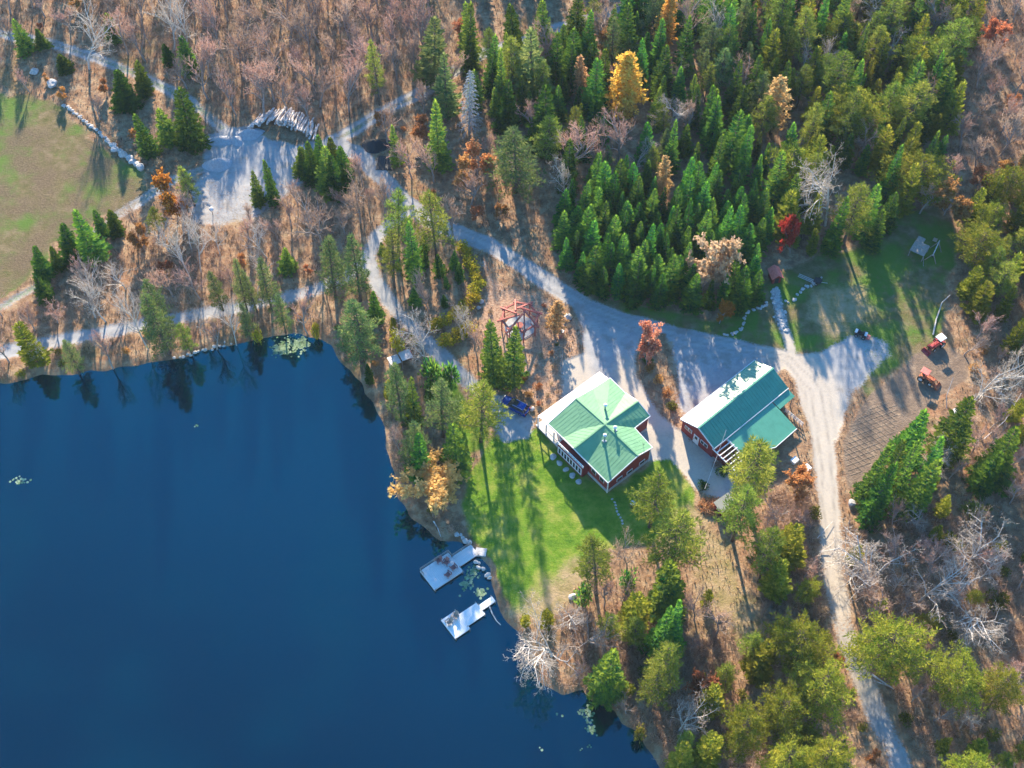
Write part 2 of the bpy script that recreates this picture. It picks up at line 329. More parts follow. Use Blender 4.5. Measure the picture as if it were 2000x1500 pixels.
grav = mix_node(nt, grav, (0.22, 0.20, 0.18), mrange(nt, n_fine, 0.54, 0.72, 0, 0.6))
grav = mix_node(nt, grav, (0.23, 0.20, 0.17), mrange(nt, noise(nt, 0.3, 5), 0.52, 0.66, 0, 0.6))
bedc = ramp(nt, n_fine, [(0.3, (0.24, 0.13, 0.085)), (0.5, (0.40, 0.25, 0.16)), (0.7, (0.50, 0.36, 0.25))])
c = wmix(litter, grass_dull, 'w_dull', 0.3, 0.9); c = mix_node(nt, c, ramp(nt, n_fine, [(0.3, (0.095, 0.070, 0.042)), (0.55, (0.160, 0.115, 0.070)), (0.75, (0.240, 0.180, 0.115))]), math_n(nt, 'MULTIPLY', attr('w_mead'), mrange(nt, noise(nt, 0.14, 5), 0.38, 0.60, 0.95, 0.15))); c = wmix(c, bedc, 'w_bed', 0.3, 0.9); c = wmix(c, grass_live, 'w_lawn', 0.3, 0.6); c = wmix(c, dry, 'w_dry', 0.35, 0.9)
c = wmix(c, soil, 'w_soil', 0.25, 0.7)
grav = mix_node(nt, grav, (0.48, 0.41, 0.32), math_n(nt, 'MULTIPLY', attr('w_pale'), mrange(nt, n_fine, 0.30, 0.62, 0.95, 0.55)))
grav = mix_node(nt, grav, (0.20, 0.185, 0.165), math_n(nt, 'MULTIPLY', attr('w_rut'), mrange(nt, n_mid, 0.35, 0.6, 0.15, 0.75)))
c = wmix(c, grav, 'w_gravel', 0.18, 1.15)
c = mix_node(nt, c, grass_dull, math_n(nt, 'MULTIPLY', attr('w_strip'), mrange(nt, n_fine, 0.35, 0.6, 0, 0.75)))
nt.links.new(c, b.inputs['Base Color']); b.inputs['Roughness'].default_value = 1.0; b.inputs['Specular IOR Level'].default_value = 0.1
hsum = math_n(nt, 'ADD', math_n(nt, 'MULTIPLY', n_fine, 1.0), math_n(nt, 'MULTIPLY', n_tiny, 0.5))
rough_amt = mrange(nt, attr('w_gravel'), 0.3, 0.8, 1.0, 0.15)
bump(nt, b, math_n(nt, 'MULTIPLY', hsum, rough_amt), 0.7, 0.30)

def terrain():
    G = 0.42; xs = np.arange(-118, 118.01, G); ys = np.arange(-74, 112.01, G); nx, ny = len(xs), len(ys)
    X, Y = np.meshgrid(xs, ys); Fd = terrain_fields(X, Y); s = Fd['s']; Z = land_h(X, Y, s)
    on = sst(s, 0.4, 1.6)
    thin = np.ones(X.shape)      # leaf-strewn stretches of the minor tracks
    for k, v in ((2, .74), (3, .70), (4, .70), (5, .66), (6, .74), (7, .55)): thin = np.where(seg_dist(X, Y, PP(ROADS[k][0]), False) < ROADS[k][1], np.minimum(thin, v + .35 * (vnoise(X, Y, 4, 31) - .4)), thin)
    low = seg_dist(X, Y, PP([(1632, 1140), (1646, 1220), (1678, 1310), (1718, 1400), (1762, 1500), (1820, 1640)]), False) < 3
    thin = np.where(low, np.minimum(thin, .70 + .4 * (vnoise(X, Y, 3, 41) - .4)), thin)
    scrub = np.maximum(sd_poly(X, Y, PP([(360, 350), (470, 345), (560, 345), (600, 330), (580, 400), (500, 450), (360, 455)])), sd_poly(X, Y, PP([(1668, 640), (1750, 655), (1750, 705), (1690, 740), (1650, 800), (1640, 760), (1690, 700)])))
    thin = np.where((Fd['pad'] > 0) | (Fd['yard'] > 0) | ((seg_dist(X, Y, PP(ROADS[0][0]), False) < 2) & ~low), np.clip(thin, .62 + .4 * vnoise(X, Y, 5, 33), 1), thin)
    thin = thin * (1 - .36 * sst(scrub + (vnoise(X, Y, 2.5, 71) - .5) * 3, -1.5, 1.5))
    A = {'w_gravel': sst(Fd['gravel'], -1.3, 1.2) * on * thin, 'w_lawn': sst(Fd['lawn'], -1.2, 1.2) * on, 'w_dull': sst(np.maximum(Fd['meadow'], Fd['clearing']), -1.5, 1.5),
         'w_dry': sst(Fd['dry'], -2.5, 2.5) * 0.85, 'w_soil': sst(Fd['garden'], -0.6, 0.8), 'w_bed': sst(Fd['bed'], -1, 1), 'w_mead': sst(Fd['meadow'], -1.5, 1.5)}
    A['w_pale'] = 1 - sst(seg_dist(X, Y, PP([(1545, 690), (1592, 760), (1608, 850), (1616, 950), (1623, 1050), (1630, 1130), (1646, 1220), (1678, 1310)]), False), 2.5, 6.0)  # sunlit stretches painted paler, the glare put into the gravel colour
    A['w_pale'] = np.maximum(A['w_pale'], 1 - sst(seg_dist(X, Y, PP([(1235, 730), (1290, 830), (1340, 900), (1370, 940)]), False), 2.0, 4.5))
    A['w_pale'] = np.maximum(A['w_pale'], 1 - sst(seg_dist(X, Y, PP([(1120, 700), (1130, 750), (1095, 780)]), False), 1.5, 3.5))
    rd = seg_dist(X, Y, PP(ROADS[0][0]), False) + (vnoise(X, Y, 3, 61) - .5) * .5; A['w_rut'] = np.maximum(np.exp(-((rd - .75) / .22) ** 2) * .8, np.exp(-((rd - 1.9) / .3) ** 2) * .5)
    strip = np.zeros(X.shape)
    for k in (2, 3, 5):
        d = seg_dist(X, Y, PP(ROADS[k][0]), False); strip = np.maximum(strip, 1 - sst(d, 0.25, 0.6))
    A['w_strip'] = strip * (sd_poly(X, Y, PP(PAD)) < 0)
    cls = np.zeros(X.shape, int)
    for k, nm in enumerate(('clearing', 'meadow', 'bed', 'lawn', 'garden', 'gravel'), 1): cls[Fd[nm] > 0] = k
    g = Fd['gravel'] > 0; cls[g & (Fd['yard'] > Fd['road'])] = 7; cls[g & (Fd['pad'] > np.maximum(Fd['road'], Fd['yard']))] = 8
    cls[s < 0.5] = 0
    cc = cls[:-1, :-1]; idx = np.arange(nx * ny).reshape(ny, nx)
    quads = np.stack([idx[:-1, :-1], idx[:-1, 1:], idx[1:, 1:], idx[1:, :-1]], -1)
    verts = np.stack([X, Y, Z], -1).reshape(-1, 3)
    names = ['ground', 'grass_clearing', 'meadow', 'garden_border', 'lawn', 'garden_soil', 'gravel_road', 'gravel_yard', 'gravel_pad']
    for k, nm in enumerate(names):
        q = quads[cc == k]
        if k == 0:      # drop what lies deep under the lake
            zz = Z.reshape(-1)[q].max(1); q = q[zz > -4.5]
        u, inv = np.unique(q.ravel(), return_inverse=True); vv = verts[u]; ff = inv.reshape(-1, 4)
        at = {a: A[a].reshape(-1)[u] for a in A}
        if k == 0:      # the country beyond, in coarse squares
            def axis(lo, hi):
                out = [hi]; st = 6.0
                while out[-1] < 1800: out.append(out[-1] + st); st *= 1.35
                neg = [lo]; st = 6.0
                while neg[-1] > -1800: neg.append(neg[-1] - st); st *= 1.35
                return np.array(neg[::-1] + list(np.linspace(lo, hi, 30))[1:-1] + out)
            ex = axis(xs[0], xs[-1]); ey = axis(ys[0], ys[-1]); EX, EY = np.meshgrid(ex, ey); es = land_sd(EX, EY); EZ = land_h(EX, EY, es)
            eid = np.arange(EX.size).reshape(EX.shape) + len(vv); eq = np.stack([eid[:-1, :-1], eid[:-1, 1:], eid[1:, 1:], eid[1:, :-1]], -1)
            mx = (EX[:-1, :-1] + EX[1:, 1:]) / 2; my = (EY[:-1, :-1] + EY[1:, 1:]) / 2
            keep = ~((mx > xs[0]) & (mx < xs[-1]) & (my > ys[0]) & (my < ys[-1])) & (land_h(mx, my, land_sd(mx, my)) > -4.9)
            vv = np.vstack([vv, np.stack([EX, EY, EZ], -1).reshape(-1, 3)]); ff = np.vstack([ff, eq[keep]])
            at = {a: np.concatenate([at[a], np.zeros(EX.size)]) for a in at}
        me = bpy.data.meshes.new(nm); me.vertices.add(len(vv)); me.vertices.foreach_set('co', vv.astype(np.float32).ravel())
        me.loops.add(ff.size); me.loops.foreach_set('vertex_index', ff.astype(np.int32).ravel())
        me.polygons.add(len(ff)); me.polygons.foreach_set('loop_start', np.arange(0, ff.size, 4, dtype=np.int32))
        me.polygons.foreach_set('use_smooth', np.ones(len(ff), bool))
        for a in at: me.attributes.new(a, 'FLOAT', 'POINT').data.foreach_set('value', at[a].astype(np.float32))
        me.materials.append(M['terrain']); me.update(calc_edges=True)
        tag(link(nm, me), kind='structure')
terrain()

# water
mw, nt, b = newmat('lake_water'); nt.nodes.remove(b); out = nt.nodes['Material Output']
df = nt.nodes.new('ShaderNodeBsdfDiffuse'); gl = nt.nodes.new('ShaderNodeBsdfGlossy'); mx = nt.nodes.new('ShaderNodeMixShader')
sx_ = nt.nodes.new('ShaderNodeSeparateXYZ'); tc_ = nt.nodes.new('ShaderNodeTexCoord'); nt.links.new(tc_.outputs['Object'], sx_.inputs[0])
dimming = math_n(nt, 'ADD', math_n(nt, 'MULTIPLY', sx_.outputs[0], -0.45), math_n(nt, 'MULTIPLY', sx_.outputs[1], -0.9))      # painted darkening to the lower left, in place of reflection falloff and vignette
dimming = math_n(nt, 'ADD', dimming, math_n(nt, 'MULTIPLY', noise(nt, 0.03, 3), 22.0))
body = mix_node(nt, (0.0001, 0.009, 0.022), (0.0001, 0.0012, 0.003), mrange(nt, dimming, 36, 84))
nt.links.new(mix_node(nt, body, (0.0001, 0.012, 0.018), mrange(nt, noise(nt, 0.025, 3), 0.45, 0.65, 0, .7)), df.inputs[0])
gl.inputs[0].default_value = (0.01, 0.53, 0.62, 1); gl.inputs['Roughness'].default_value = 0.06; mx.inputs[0].default_value = 0.155
bp = nt.nodes.new('ShaderNodeBump'); bp.inputs['Strength'].default_value = 0.06; bp.inputs['Distance'].default_value = 0.1
nt.links.new(noise(nt, 1.2, 3), bp.inputs['Height']); nt.links.new(bp.outputs[0], gl.inputs['Normal'])
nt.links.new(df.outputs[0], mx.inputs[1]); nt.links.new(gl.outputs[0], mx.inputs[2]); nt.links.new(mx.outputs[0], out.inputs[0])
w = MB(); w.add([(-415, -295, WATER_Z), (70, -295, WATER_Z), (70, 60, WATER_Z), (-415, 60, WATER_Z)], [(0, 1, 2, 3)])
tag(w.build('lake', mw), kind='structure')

# ------------------------------------------------------------------ tree patterns (10 m tall, shared by all copies)
def diamond(V, Fc, T, base, d, side, l, w, tint):
    n = len(V); m = base + d * (l * 0.45)
    V += [base, m - side * w, base + d * l, m + side * w]; Fc.append((n, n + 1, n + 2, n + 3)); T += [tint] * 4
def fmesh(name, V, Fc, T, mat):
    me = bpy.data.meshes.new(name); me.from_pydata([tuple(v) for v in V], [], Fc); me.materials.append(mat)
    me.attributes.new('tint', 'FLOAT', 'POINT').data.foreach_set('value', np.array(T, dtype=np.float32)); me.update(); return me
def trunk_mesh(r0, h, mat, bend=0.0, seed=0, n=7, top=0.15, limbs=()):
    rr = random.Random(seed); mb = MB(); pts = []
    a = rr.random() * 6.28
    for i in range(n):
        t = i / (n - 1); k = bend * math.sin(t * 2.6); pts.append((k * math.cos(a), k * math.sin(a), t * h - (0.3 if i == 0 else 0)))
    rad = [r0 * (1.35 if i == 0 else 1) * (1 - (1 - top) * i / (n - 1)) for i in range(n)]
    mb.tube(pts, rad, 7)
    for lp, lr in limbs: mb.tube(lp, lr, 4, False)
    return mb.mesh('trunk', mat, True)

def make_spruce(seed, R=1.75, mat='spruce', levels=34, per=8, z0=0.04, up=0.0, power=0.85, leaf=1.0, droop=0.0):
    """whorls of drooping boughs, each a flat spray of side twigs"""
    r = random.Random(seed); V = []; Fc = []; T = []; limbs = []; ph = r.random() * 6
    for j in range(levels):
        t = (j + r.uniform(-.25, .25)) / levels; t = min(.985, max(0, t)); z = 10 * (z0 + (1 - z0) * t); rr = r.uniform(.82, 1.12); n0 = max(4, int(per * (1.15 - .55 * t)))
        for b_ in range(n0):
            az = 6.283 * (b_ + r.uniform(-.3, .3)) / n0 + j * 1.3; L = R * (1 - t) ** power * rr * r.uniform(.62, 1.15) * (1 + .16 * math.sin(az * 2 + ph + t * 5)) + .12
            sl = -.38 + .85 * t ** 1.4 + up + r.uniform(-.12, .12) - droop; o = Vector((math.cos(az), math.sin(az), 0)); sd = Vector((-o.y, o.x, 0)); tint0 = min(1, max(0, r.gauss(.36, .2)))
            root = Vector((0, 0, z)); n = max(2, int(2 + L * 2.8)); turn = .30 * L
            for k in range(n):
                q = .2 + .8 * (k + .5) / n; p = root + o * (L * q) + Vector((0, 0, sl * L * q + turn * q * q * .8))
                for s in (-1, 1):
                    a = r.uniform(.55, 1.0); d = (o * math.cos(a) + sd * (s * math.sin(a)) + Vector((0, 0, sl * .5 - .12 + .5 * q + r.uniform(-.2, .2)))).normalized()
                    l = (.36 * L * (1.2 - q) + .22) * r.uniform(.75, 1.25) * leaf; sv = d.cross(Vector((r.uniform(-.7, .7), r.uniform(-.7, .7), 1))).normalized()
                    diamond(V, Fc, T, p, d, sv, l, .085 * leaf + .035 * l, min(1, max(0, tint0 + r.uniform(-.15, .15) + .62 * max(0, q - .5))))  # outer twigs tinted lighter: sunlit tips put into the colour
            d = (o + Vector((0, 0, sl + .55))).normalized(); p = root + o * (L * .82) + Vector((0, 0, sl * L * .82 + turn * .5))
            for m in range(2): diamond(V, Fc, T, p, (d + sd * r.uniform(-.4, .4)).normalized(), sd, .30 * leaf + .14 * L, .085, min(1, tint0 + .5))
            if b_ % 2 == 0: limbs.append(([root, root + o * (L * .8) + Vector((0, 0, sl * L * .8))], [.03, .012]))
    for k in range(9):
        a = k * .9; diamond(V, Fc, T, Vector((0, 0, 9.3 + k * .06)), Vector((.22 * math.cos(a), .22 * math.sin(a), 1)).normalized(), Vector((-math.sin(a), math.cos(a), 0)), .8, .06, .85)
    return trunk_mesh(.17, 9.8, M['bark'], .05, seed, limbs=limbs), fmesh('crown', V, Fc, T, M[mat])

def make_pine(seed, R=2.3, mat='pine', nb=60, z0=0.3, shape=0.6, tufts=12, ts=0.5, bark='bark', wd=.036, dome=False):
    r = random.Random(seed); V = []; Fc = []; T = []; limbs = []; ph = r.random() * 6
    for i in range(nb):
        t = (i + r.random()) / nb; z = 10 * (z0 + (0.97 - z0) * t); az = i * 2.39996 + r.uniform(-.5, .5)
        prof = math.sqrt(max(0.02, 1 - (t * .98) ** 2.2)) * min(1, .55 + 1.6 * t) if dome else (math.sin(math.pi * min(1, 0.12 + 0.88 * t) ** shape)) ** 0.75
        L = R * max(prof, 0.12) * r.uniform(.6, 1.12) * (1 + .2 * math.sin(2 * az + ph)); sl = (.02 + .35 * t if dome else .05 + .55 * t) + r.uniform(-.15, .2)
        if dome: sl *= .6
        o = Vector((math.cos(az), math.sin(az), 0)); sd = Vector((-o.y, o.x, 0)); root = Vector((0, 0, z - .3 * min(L, 2))); tint0 = min(1, max(0, r.gauss(.45, .2)))
        tip = root + o * L + Vector((0, 0, sl * L)); limbs.append(([root, root + o * (L * .5) + Vector((0, 0, sl * L * .35)), tip], [.06, .035, .012]))
        n = max(2, int(2 + L * 2.3))
        for k in range(n):
            q = .3 + .7 * (k + r.random()) / n; side = r.uniform(-1, 1) * .42 * L * (1.15 - q); p = root + o * (L * q) + sd * side + Vector((0, 0, sl * L * q * q + r.uniform(-.1, .15))); tk = r.uniform(-.18, .18)
            for m in range(tufts):
                a = r.uniform(0, 6.28); e = r.uniform(-.1, 1.1); d = (Vector((math.cos(a), math.sin(a), e)) + o * .45).normalized(); sv = d.cross(Vector((r.uniform(-1, 1), r.uniform(-1, 1), 1))).normalized()
                diamond(V, Fc, T, p + d * .08, d, sv, ts * r.uniform(.55, 1.15), wd, min(1, max(0, tint0 + tk + r.uniform(-.2, .3))))
    return trunk_mesh(.17, 9.6, M[bark], .15, seed, limbs=limbs), fmesh('crown', V, Fc, T, M[mat])

def skeleton(seed, h=10.0, levels=5, spread=0.62, first=0.35, lean=0.0, kids=(5, 4, 3, 3, 3), shrink=0.62, up=0.25):
    """branching lines: list of (level, points, r0, r1)"""
    r = random.Random(seed); out = []
    def grow(p, d, L, rad, lv):
        pts = [p]; q = p.copy(); dd = d.copy()
        for k in range(3):
            dd = (dd + Vector((r.gauss(0, .13), r.gauss(0, .13), r.gauss(0, .08) + up * 0.12))).normalized(); q = q + dd * (L / 3); pts.append(q.copy())
        out.append((lv, pts, rad, rad * 0.5))
        if lv >= levels: return
        for k in range(kids[min(lv, len(kids) - 1)]):
            t = (first if lv == 0 else 0.25) + (1 - (first if lv == 0 else 0.25)) * (k + r.random()) / kids[min(lv, len(kids) - 1)]
            t = min(t, 0.98); i = min(2, int(t * 3)); b0 = pts[i].lerp(pts[i + 1], t * 3 - i)
            ax = Vector((r.gauss(0, 1), r.gauss(0, 1), r.gauss(0, .5))).normalized(); side = dd.cross(ax).normalized()
            nd = (dd * (1 - spread * 0.5) + side * spread * r.uniform(0.7, 1.25) + Vector((0, 0, up * 0.5))).normalized()
            grow(b0, nd, L * shrink * r.uniform(.75, 1.15), rad * 0.52, lv + 1)
    grow(Vector((0, 0, -0.2)), Vector((lean, 0.3 * lean, 1)).normalized(), h * 0.62, 0.17, 0)
    return out
def make_bare(seed, bark='barkgrey', twig='twig', levels=4, kids=(7, 5, 4, 3), spread=0.75, first=0.35, lean=0.0, twr=1.0, leaves=None, leafn=3, leafs=0.34, up=0.25, rad=1.0):
    sk = skeleton(seed, 10, levels, spread, first, lean, kids, 0.55, up); mb = MB(); V = []; Fc = []; T = []; r = random.Random(seed)
    top = max(p.z for _, pts, _, _ in sk for p in pts); k = 10 / top
    for lv, pts, r0, r1 in sk:
        pts = [p * k for p in pts]
        if lv <= 1: mb.tube(pts, [max(0.02, (r0 + (r1 - r0) * i / 3) * rad) for i in range(4)], 6 if lv == 0 else 4, False)
        elif lv == 2 and not leaves: mb.tube(pts, [max(0.014, (r0 + (r1 - r0) * i / 3) * rad) for i in range(4)], 3, False)
        else:
            for i in range(3):
                d = pts[i + 1] - pts[i]; l = d.length; d = d / max(l, 1e-5)
                s = d.cross(Vector((r.gauss(0, 1), r.gauss(0, 1), r.gauss(0, 1)))).normalized()
                if not leaves: diamond(V, Fc, T, pts[i], d, s, l * 1.25, 0.020 * twr, r.random())
        if leaves and lv >= levels - 1:
            for i in range(1, 4):
                for m in range(leafn):
                    d = Vector((r.gauss(0, 1), r.gauss(0, 1), r.gauss(0.2, .8))).normalized(); s = d.cross(Vector((r.gauss(0, 1), r.gauss(0, 1), r.gauss(0, 1)))).normalized()
                    diamond(V, Fc, T, pts[i] + d * 0.06, d, s, leafs * r.uniform(.7, 1.2), leafs * 0.36, min(1, max(0, r.gauss(.5, .25))))
    return mb.mesh('trunk', M[bark], True), fmesh('crown', V, Fc, T, M[leaves or twig])
def make_larch(seed, R=2.2, mat='gold', nb=170):
    r = random.Random(seed); V = []; Fc = []; T = []; limbs = []
    for i in range(nb):
        t = (i + r.random()) / nb; z = 10 * (0.08 + 0.9 * t); az = i * 2.39996 + r.uniform(-.4, .4); L = (R * (1 - t) ** 0.6 * min(1, .45 + t * 3)) * r.uniform(.65, 1.15) + .15
        o = Vector((math.cos(az), math.sin(az), 0)); sd = Vector((-o.y, o.x, 0)); root = Vector((0, 0, z)); sl = 0.1 + .5 * t + r.uniform(-.15, .15); tint0 = r.random()
        if i % 2 == 0: limbs.append(([root, root + o * L + Vector((0, 0, sl * L))], [.04, .012]))
        for k in range(int(4 + L * 5)):
            q = .15 + .85 * r.random(); p = root + o * (L * q) + sd * (r.uniform(-.3, .3) * L * (1.2 - q)) + Vector((0, 0, sl * L * q))
            for m in range(3):
                d = Vector((r.gauss(0, 1), r.gauss(0, 1), r.gauss(.2, .7))).normalized(); s = d.cross(Vector((r.gauss(0, 1), r.gauss(0, 1), r.gauss(0, 1)))).normalized()
                diamond(V, Fc, T, p, d, s, .36 * r.uniform(.7, 1.2), .11, min(1, max(0, tint0 * .5 + r.random() * .5)))
    return trunk_mesh(.16, 9.6, M['bark'], .08, seed, limbs=limbs), fmesh('crown', V, Fc, T, M[mat])
def make_dead(seed):
    r = random.Random(seed); V = []; Fc = []; T = []; limbs = []
    for i in range(150):
        t = (i + r.random()) / 150; z = 10 * (.1 + .88 * t); az = i * 2.39996; L = 1.7 * (1 - t) ** .8 * r.uniform(.6, 1.1) + .15
        o = Vector((math.cos(az), math.sin(az), 0)); sd = Vector((-o.y, o.x, 0)); root = Vector((0, 0, z)); tip = root + o * L + Vector((0, 0, -.35 * L))
        limbs.append(([root, tip], [.035, .012]))
        for k in range(int(5 + L * 5)):
            q = .2 + .8 * r.random(); p = root.lerp(tip, q); d = (o * .6 + sd * r.uniform(-1, 1) + Vector((0, 0, -.5))).normalized()
            diamond(V, Fc, T, p, d, d.cross(Vector((r.gauss(0, 1), r.gauss(0, 1), 1))).normalized(), .38 * r.uniform(.6, 1.3), .035, r.random())
    return trunk_mesh(.14, 9.9, M['deadtwig'], .05, seed, limbs=limbs), fmesh('crown', V, Fc, T, M['deadtwig'])
def make_shrub(seed, mat, n=380, stems=9, sz=.9, lf=.8):
    """1 m high, about 1.6 m wide: leafy dome with a few stems"""
    r = random.Random(seed); V = []; Fc = []; T = []; mb = MB()
    lobes = [(Vector((r.uniform(-.4, .4), r.uniform(-.4, .4), r.uniform(.35, .65))), r.uniform(.28, .42)) for _ in range(7)]
    for k in range(stems):
        a = r.random() * 6.28; mb.tube([(0.1 * math.cos(a), .1 * math.sin(a), -.1), (.3 * math.cos(a), .3 * math.sin(a), .45), (.42 * math.cos(a), .42 * math.sin(a), .8)], [.025, .018, .008], 4, False)
    for k in range(n):
        c, rad = lobes[k % 7]; d = Vector((r.gauss(0, 1), r.gauss(0, 1), r.gauss(.25, 1))).normalized(); p = c + d * rad * r.uniform(.55, 1.0)
        if p.z < .02: p.z = .05
        dd = (d + Vector((r.gauss(0, .6), r.gauss(0, .6), r.gauss(0.2, .5)))).normalized()
        diamond(V, Fc, T, p, dd, dd.cross(Vector((r.gauss(0, 1), r.gauss(0, 1), r.gauss(0, 1)))).normalized(), .24 * sz * r.uniform(.7, 1.3), .07 * sz * lf, min(1, max(0, r.gauss(.5, .28))))
    return mb.mesh('stem', M['bark'], True), fmesh('foliage', V, Fc, T, M[mat])
PROTO = {}
PR = {}     # radius of each pattern at 10 m height
def proto(kind, meshes, radius, parts=('trunk', 'crown')): PROTO[kind] = (meshes, parts); PR[kind] = radius
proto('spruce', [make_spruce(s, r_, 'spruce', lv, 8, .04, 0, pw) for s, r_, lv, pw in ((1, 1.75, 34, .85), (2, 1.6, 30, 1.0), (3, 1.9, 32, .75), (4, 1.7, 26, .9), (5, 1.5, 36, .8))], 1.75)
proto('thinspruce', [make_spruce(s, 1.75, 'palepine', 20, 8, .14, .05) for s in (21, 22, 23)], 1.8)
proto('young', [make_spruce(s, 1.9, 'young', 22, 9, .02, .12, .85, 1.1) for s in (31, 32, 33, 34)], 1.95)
proto('cedar', [make_spruce(s, 2.0, 'olive', 22, 8, .06, .3, .65, 1.15) for s in (41, 42, 43)], 2.1)
proto('pine', [make_pine(s) for s in (51, 52, 53)], 2.4)
proto('olivepine', [make_pine(s, 5.2, 'olive', 95, .3, .8, 9, .62, wd=.05, dome=True) for s in (54, 55, 59)], 5.4)
proto('palepine', [make_pine(s, 2.0, 'palepine', 75, .2, .5, 11, .45) for s in (56, 57, 58)], 2.1)
proto('bare', [make_bare(s, kids=(8, 5, 5, 3), up=.5, spread=.65, twr=1.4) for s in (61, 62, 63, 64, 65)], 3.0)
proto('slim', [make_bare(s, kids=(9, 5, 4, 3), spread=.5, first=.42, up=.7, twr=1.5) for s in (66, 67, 68, 69)], 2.0)
proto('birch', [make_bare(s, 'birch', 'twigpale', 4, (8, 5, 4, 3), .6, .4, lean=.12, up=.5, rad=.75) for s in (71, 72, 73)], 2.4)
proto('paletree', [make_bare(s, 'birch', 'twigpale', 5, (9, 5, 4, 3, 2), .85, .28, up=.3, twr=1.3, rad=.9) for s in (74, 75)], 4.0)
proto('gold', [make_larch(s) for s in (81, 82)], 2.2)
proto('peach', [make_larch(83, 2.3, 'peach', 110)], 2.2)
proto('dead', [make_dead(91)], 1.8)
for kk, mm in (('orange', 'orange'), ('red', 'red'), ('pinktan', 'pinktan'), ('copper', 'copper'), ('goldround', 'goldtan'), ('dullred', 'dullred')):
    proto(kk, [make_bare(95 + len(kk), 'barkgrey', 'twig', 3, (9, 6, 5), .85, .15, leaves=mm, leafn=4, leafs=.5, up=.35)], 3.8)
for kk in ('hedge', 'shrub', 'brownshrub', 'orange_shrub', 'young_shrub'):
    proto(kk, [make_shrub(s, {'orange_shrub': 'copper', 'young_shrub': 'young'}.get(kk, kk), lf=(.35 if kk == 'brownshrub' else .8)) for s in (101, 102, 103)], 7.0, ('stem', 'foliage'))
NAME = dict(spruce='spruce_tree', thinspruce='spruce_tree', young='young_spruce_tree', cedar='cedar_tree', pine='pine_tree', olivepine='pine_tree', palepine='pine_tree', bare='bare_tree', slim='bare_tree',
            birch='birch_tree', paletree='bare_tree', gold='larch_tree', peach='larch_tree', dead='dead_spruce_tree', orange='maple_tree', red='maple_tree', goldround='larch_tree', dullred='maple_tree', pinktan='beech_tree', copper='beech_tree',
            hedge='hedge_shrub', shrub='shrub', brownshrub='shrub', orange_shrub='shrub', young_shrub='shrub')
SCAT = []
TREES = []      # (x, y, crown radius) of everything planted
count = {}
def plant(kind, x, y, h, wr=None, label='', group=None, z=None):
    """one tree or shrub of height h at x, y; wr = crown radius in metres"""
    meshes, parts = PROTO[kind]; i = count.get(kind, 0); count[kind] = i + 1; ms = meshes[i % len(meshes)]
    small = parts[0] == 'stem'
    if z is None: z = float(land_h(np.array([x]), np.array([y]), land_sd(np.array([x]), np.array([y])))[0]); z = max(z, WATER_Z)
    o = empty(NAME[kind], (x, y, z), R_.random() * 6.28, label, 'shrub' if small else 'tree', group)
    sz = h / (1.0 if small else 10.0); sxy = (wr / (.8 if small else PR[kind])) if wr else sz * R_.uniform(.78, 1.28)
    o.scale = (sxy * R_.uniform(.9, 1.1), sxy * R_.uniform(.9, 1.1), sz)
    if not small: o.rotation_euler = (R_.gauss(0, .035), R_.gauss(0, .035), o.rotation_euler[2])
    for nm, me in zip(parts, ms): link(nm, me, o)
    TREES.append((x, y, wr or sxy * (PR[kind] if not small else .8))); return o
CAP = dict(olivepine=12, paletree=9.5, bare=9, pine=16, palepine=16, copper=8, cedar=10, goldround=7.5, pinktan=15, birch=12, gold=18)
def tree(kind, tx, ty, by, w, label, group=None):
    """from the photo: top pixel, row of the foot, crown width in pixels"""
    bx = tx + (1000 - tx) * (by - ty) / (2455 - ty); x, y = P(bx, by); h = height_from(y, ty); sc = scale_at(x, y); cap = CAP.get(kind, 16); cap = cap if by > 800 or kind not in ('paletree', 'bare', 'birch') else 17
    if h > cap:      # a broad crown reaches further up the picture than its height alone
        lean = sc * (y - CY) / math.hypot(y - CY, H); by = ty + .40 * w + .66 * cap * lean if kind in CAP else ty + cap * lean
        bx = tx + (1000 - tx) * (by - ty) / (2455 - ty); x, y = P(bx, by); h = cap
    return plant(kind, x, y, max(h, .6), w / sc / 2 if w else None, label, group)

# ------------------------------------------------------------------ the lodge
LA = math.radians(-49.8); lx, ly = P(1187, 941, 3.6)
lodge = empty('lodge', (lx, ly, 0), LA, 'large red lodge with cross-gabled green metal roof and pale porch roof', 'house')
C_ = (-6.95, 5.7, 5.45); NWp = (-13.5, 5.7, 5.0); SEp = (0.15, 5.9, 5.0); NEp = (-6.95, 12.6, 5.0); SWp = (-7.2, -.35, 4.45)
Wc = (-13.5, 0, 3.5); Sc = (0.15, -.1, 3.6); SWl = (-10.1, 0, 3.6); SWr = (-4.4, -.05, 3.6); Ec = (.15, 9.0, 4.05); En = (-4.15, 9.35, 4.05); NEe = (-4.2, 12.7, 3.95)
NEl = (-9.8, 12.7, 3.95); Nc = (-13.5, 12.9, 3.8); V1 = (-9.1, 2.9, 4.35); V2 = (-5.4, 3.3, 4.55); wb = (-13.5, 9.2, 4.2)
faces = [[Wc, SWl, V1], [Wc, V1, NWp], [NWp, V1, C_], [SWl, SWp, V1], [V1, SWp, C_], [SWp, SWr, V2], [SWp, V2, C_], [SWr, Sc, V2], [V2, Sc, SEp], [V2, SEp, C_], [SEp, Ec, C_], [Ec, En, C_],
         [En, NEe, C_], [NEe, NEp, C_], [NEp, NEl, C_], [NEl, Nc, C_], [Nc, wb, C_], [wb, NWp, C_]]
pts = []; fi = []
for f in faces:
    row = []
    for p in f:
        if p not in pts: pts.append(p)
        row.append(pts.index(p))
    fi.append(tuple(row))
rf = MB(); n = len(pts)
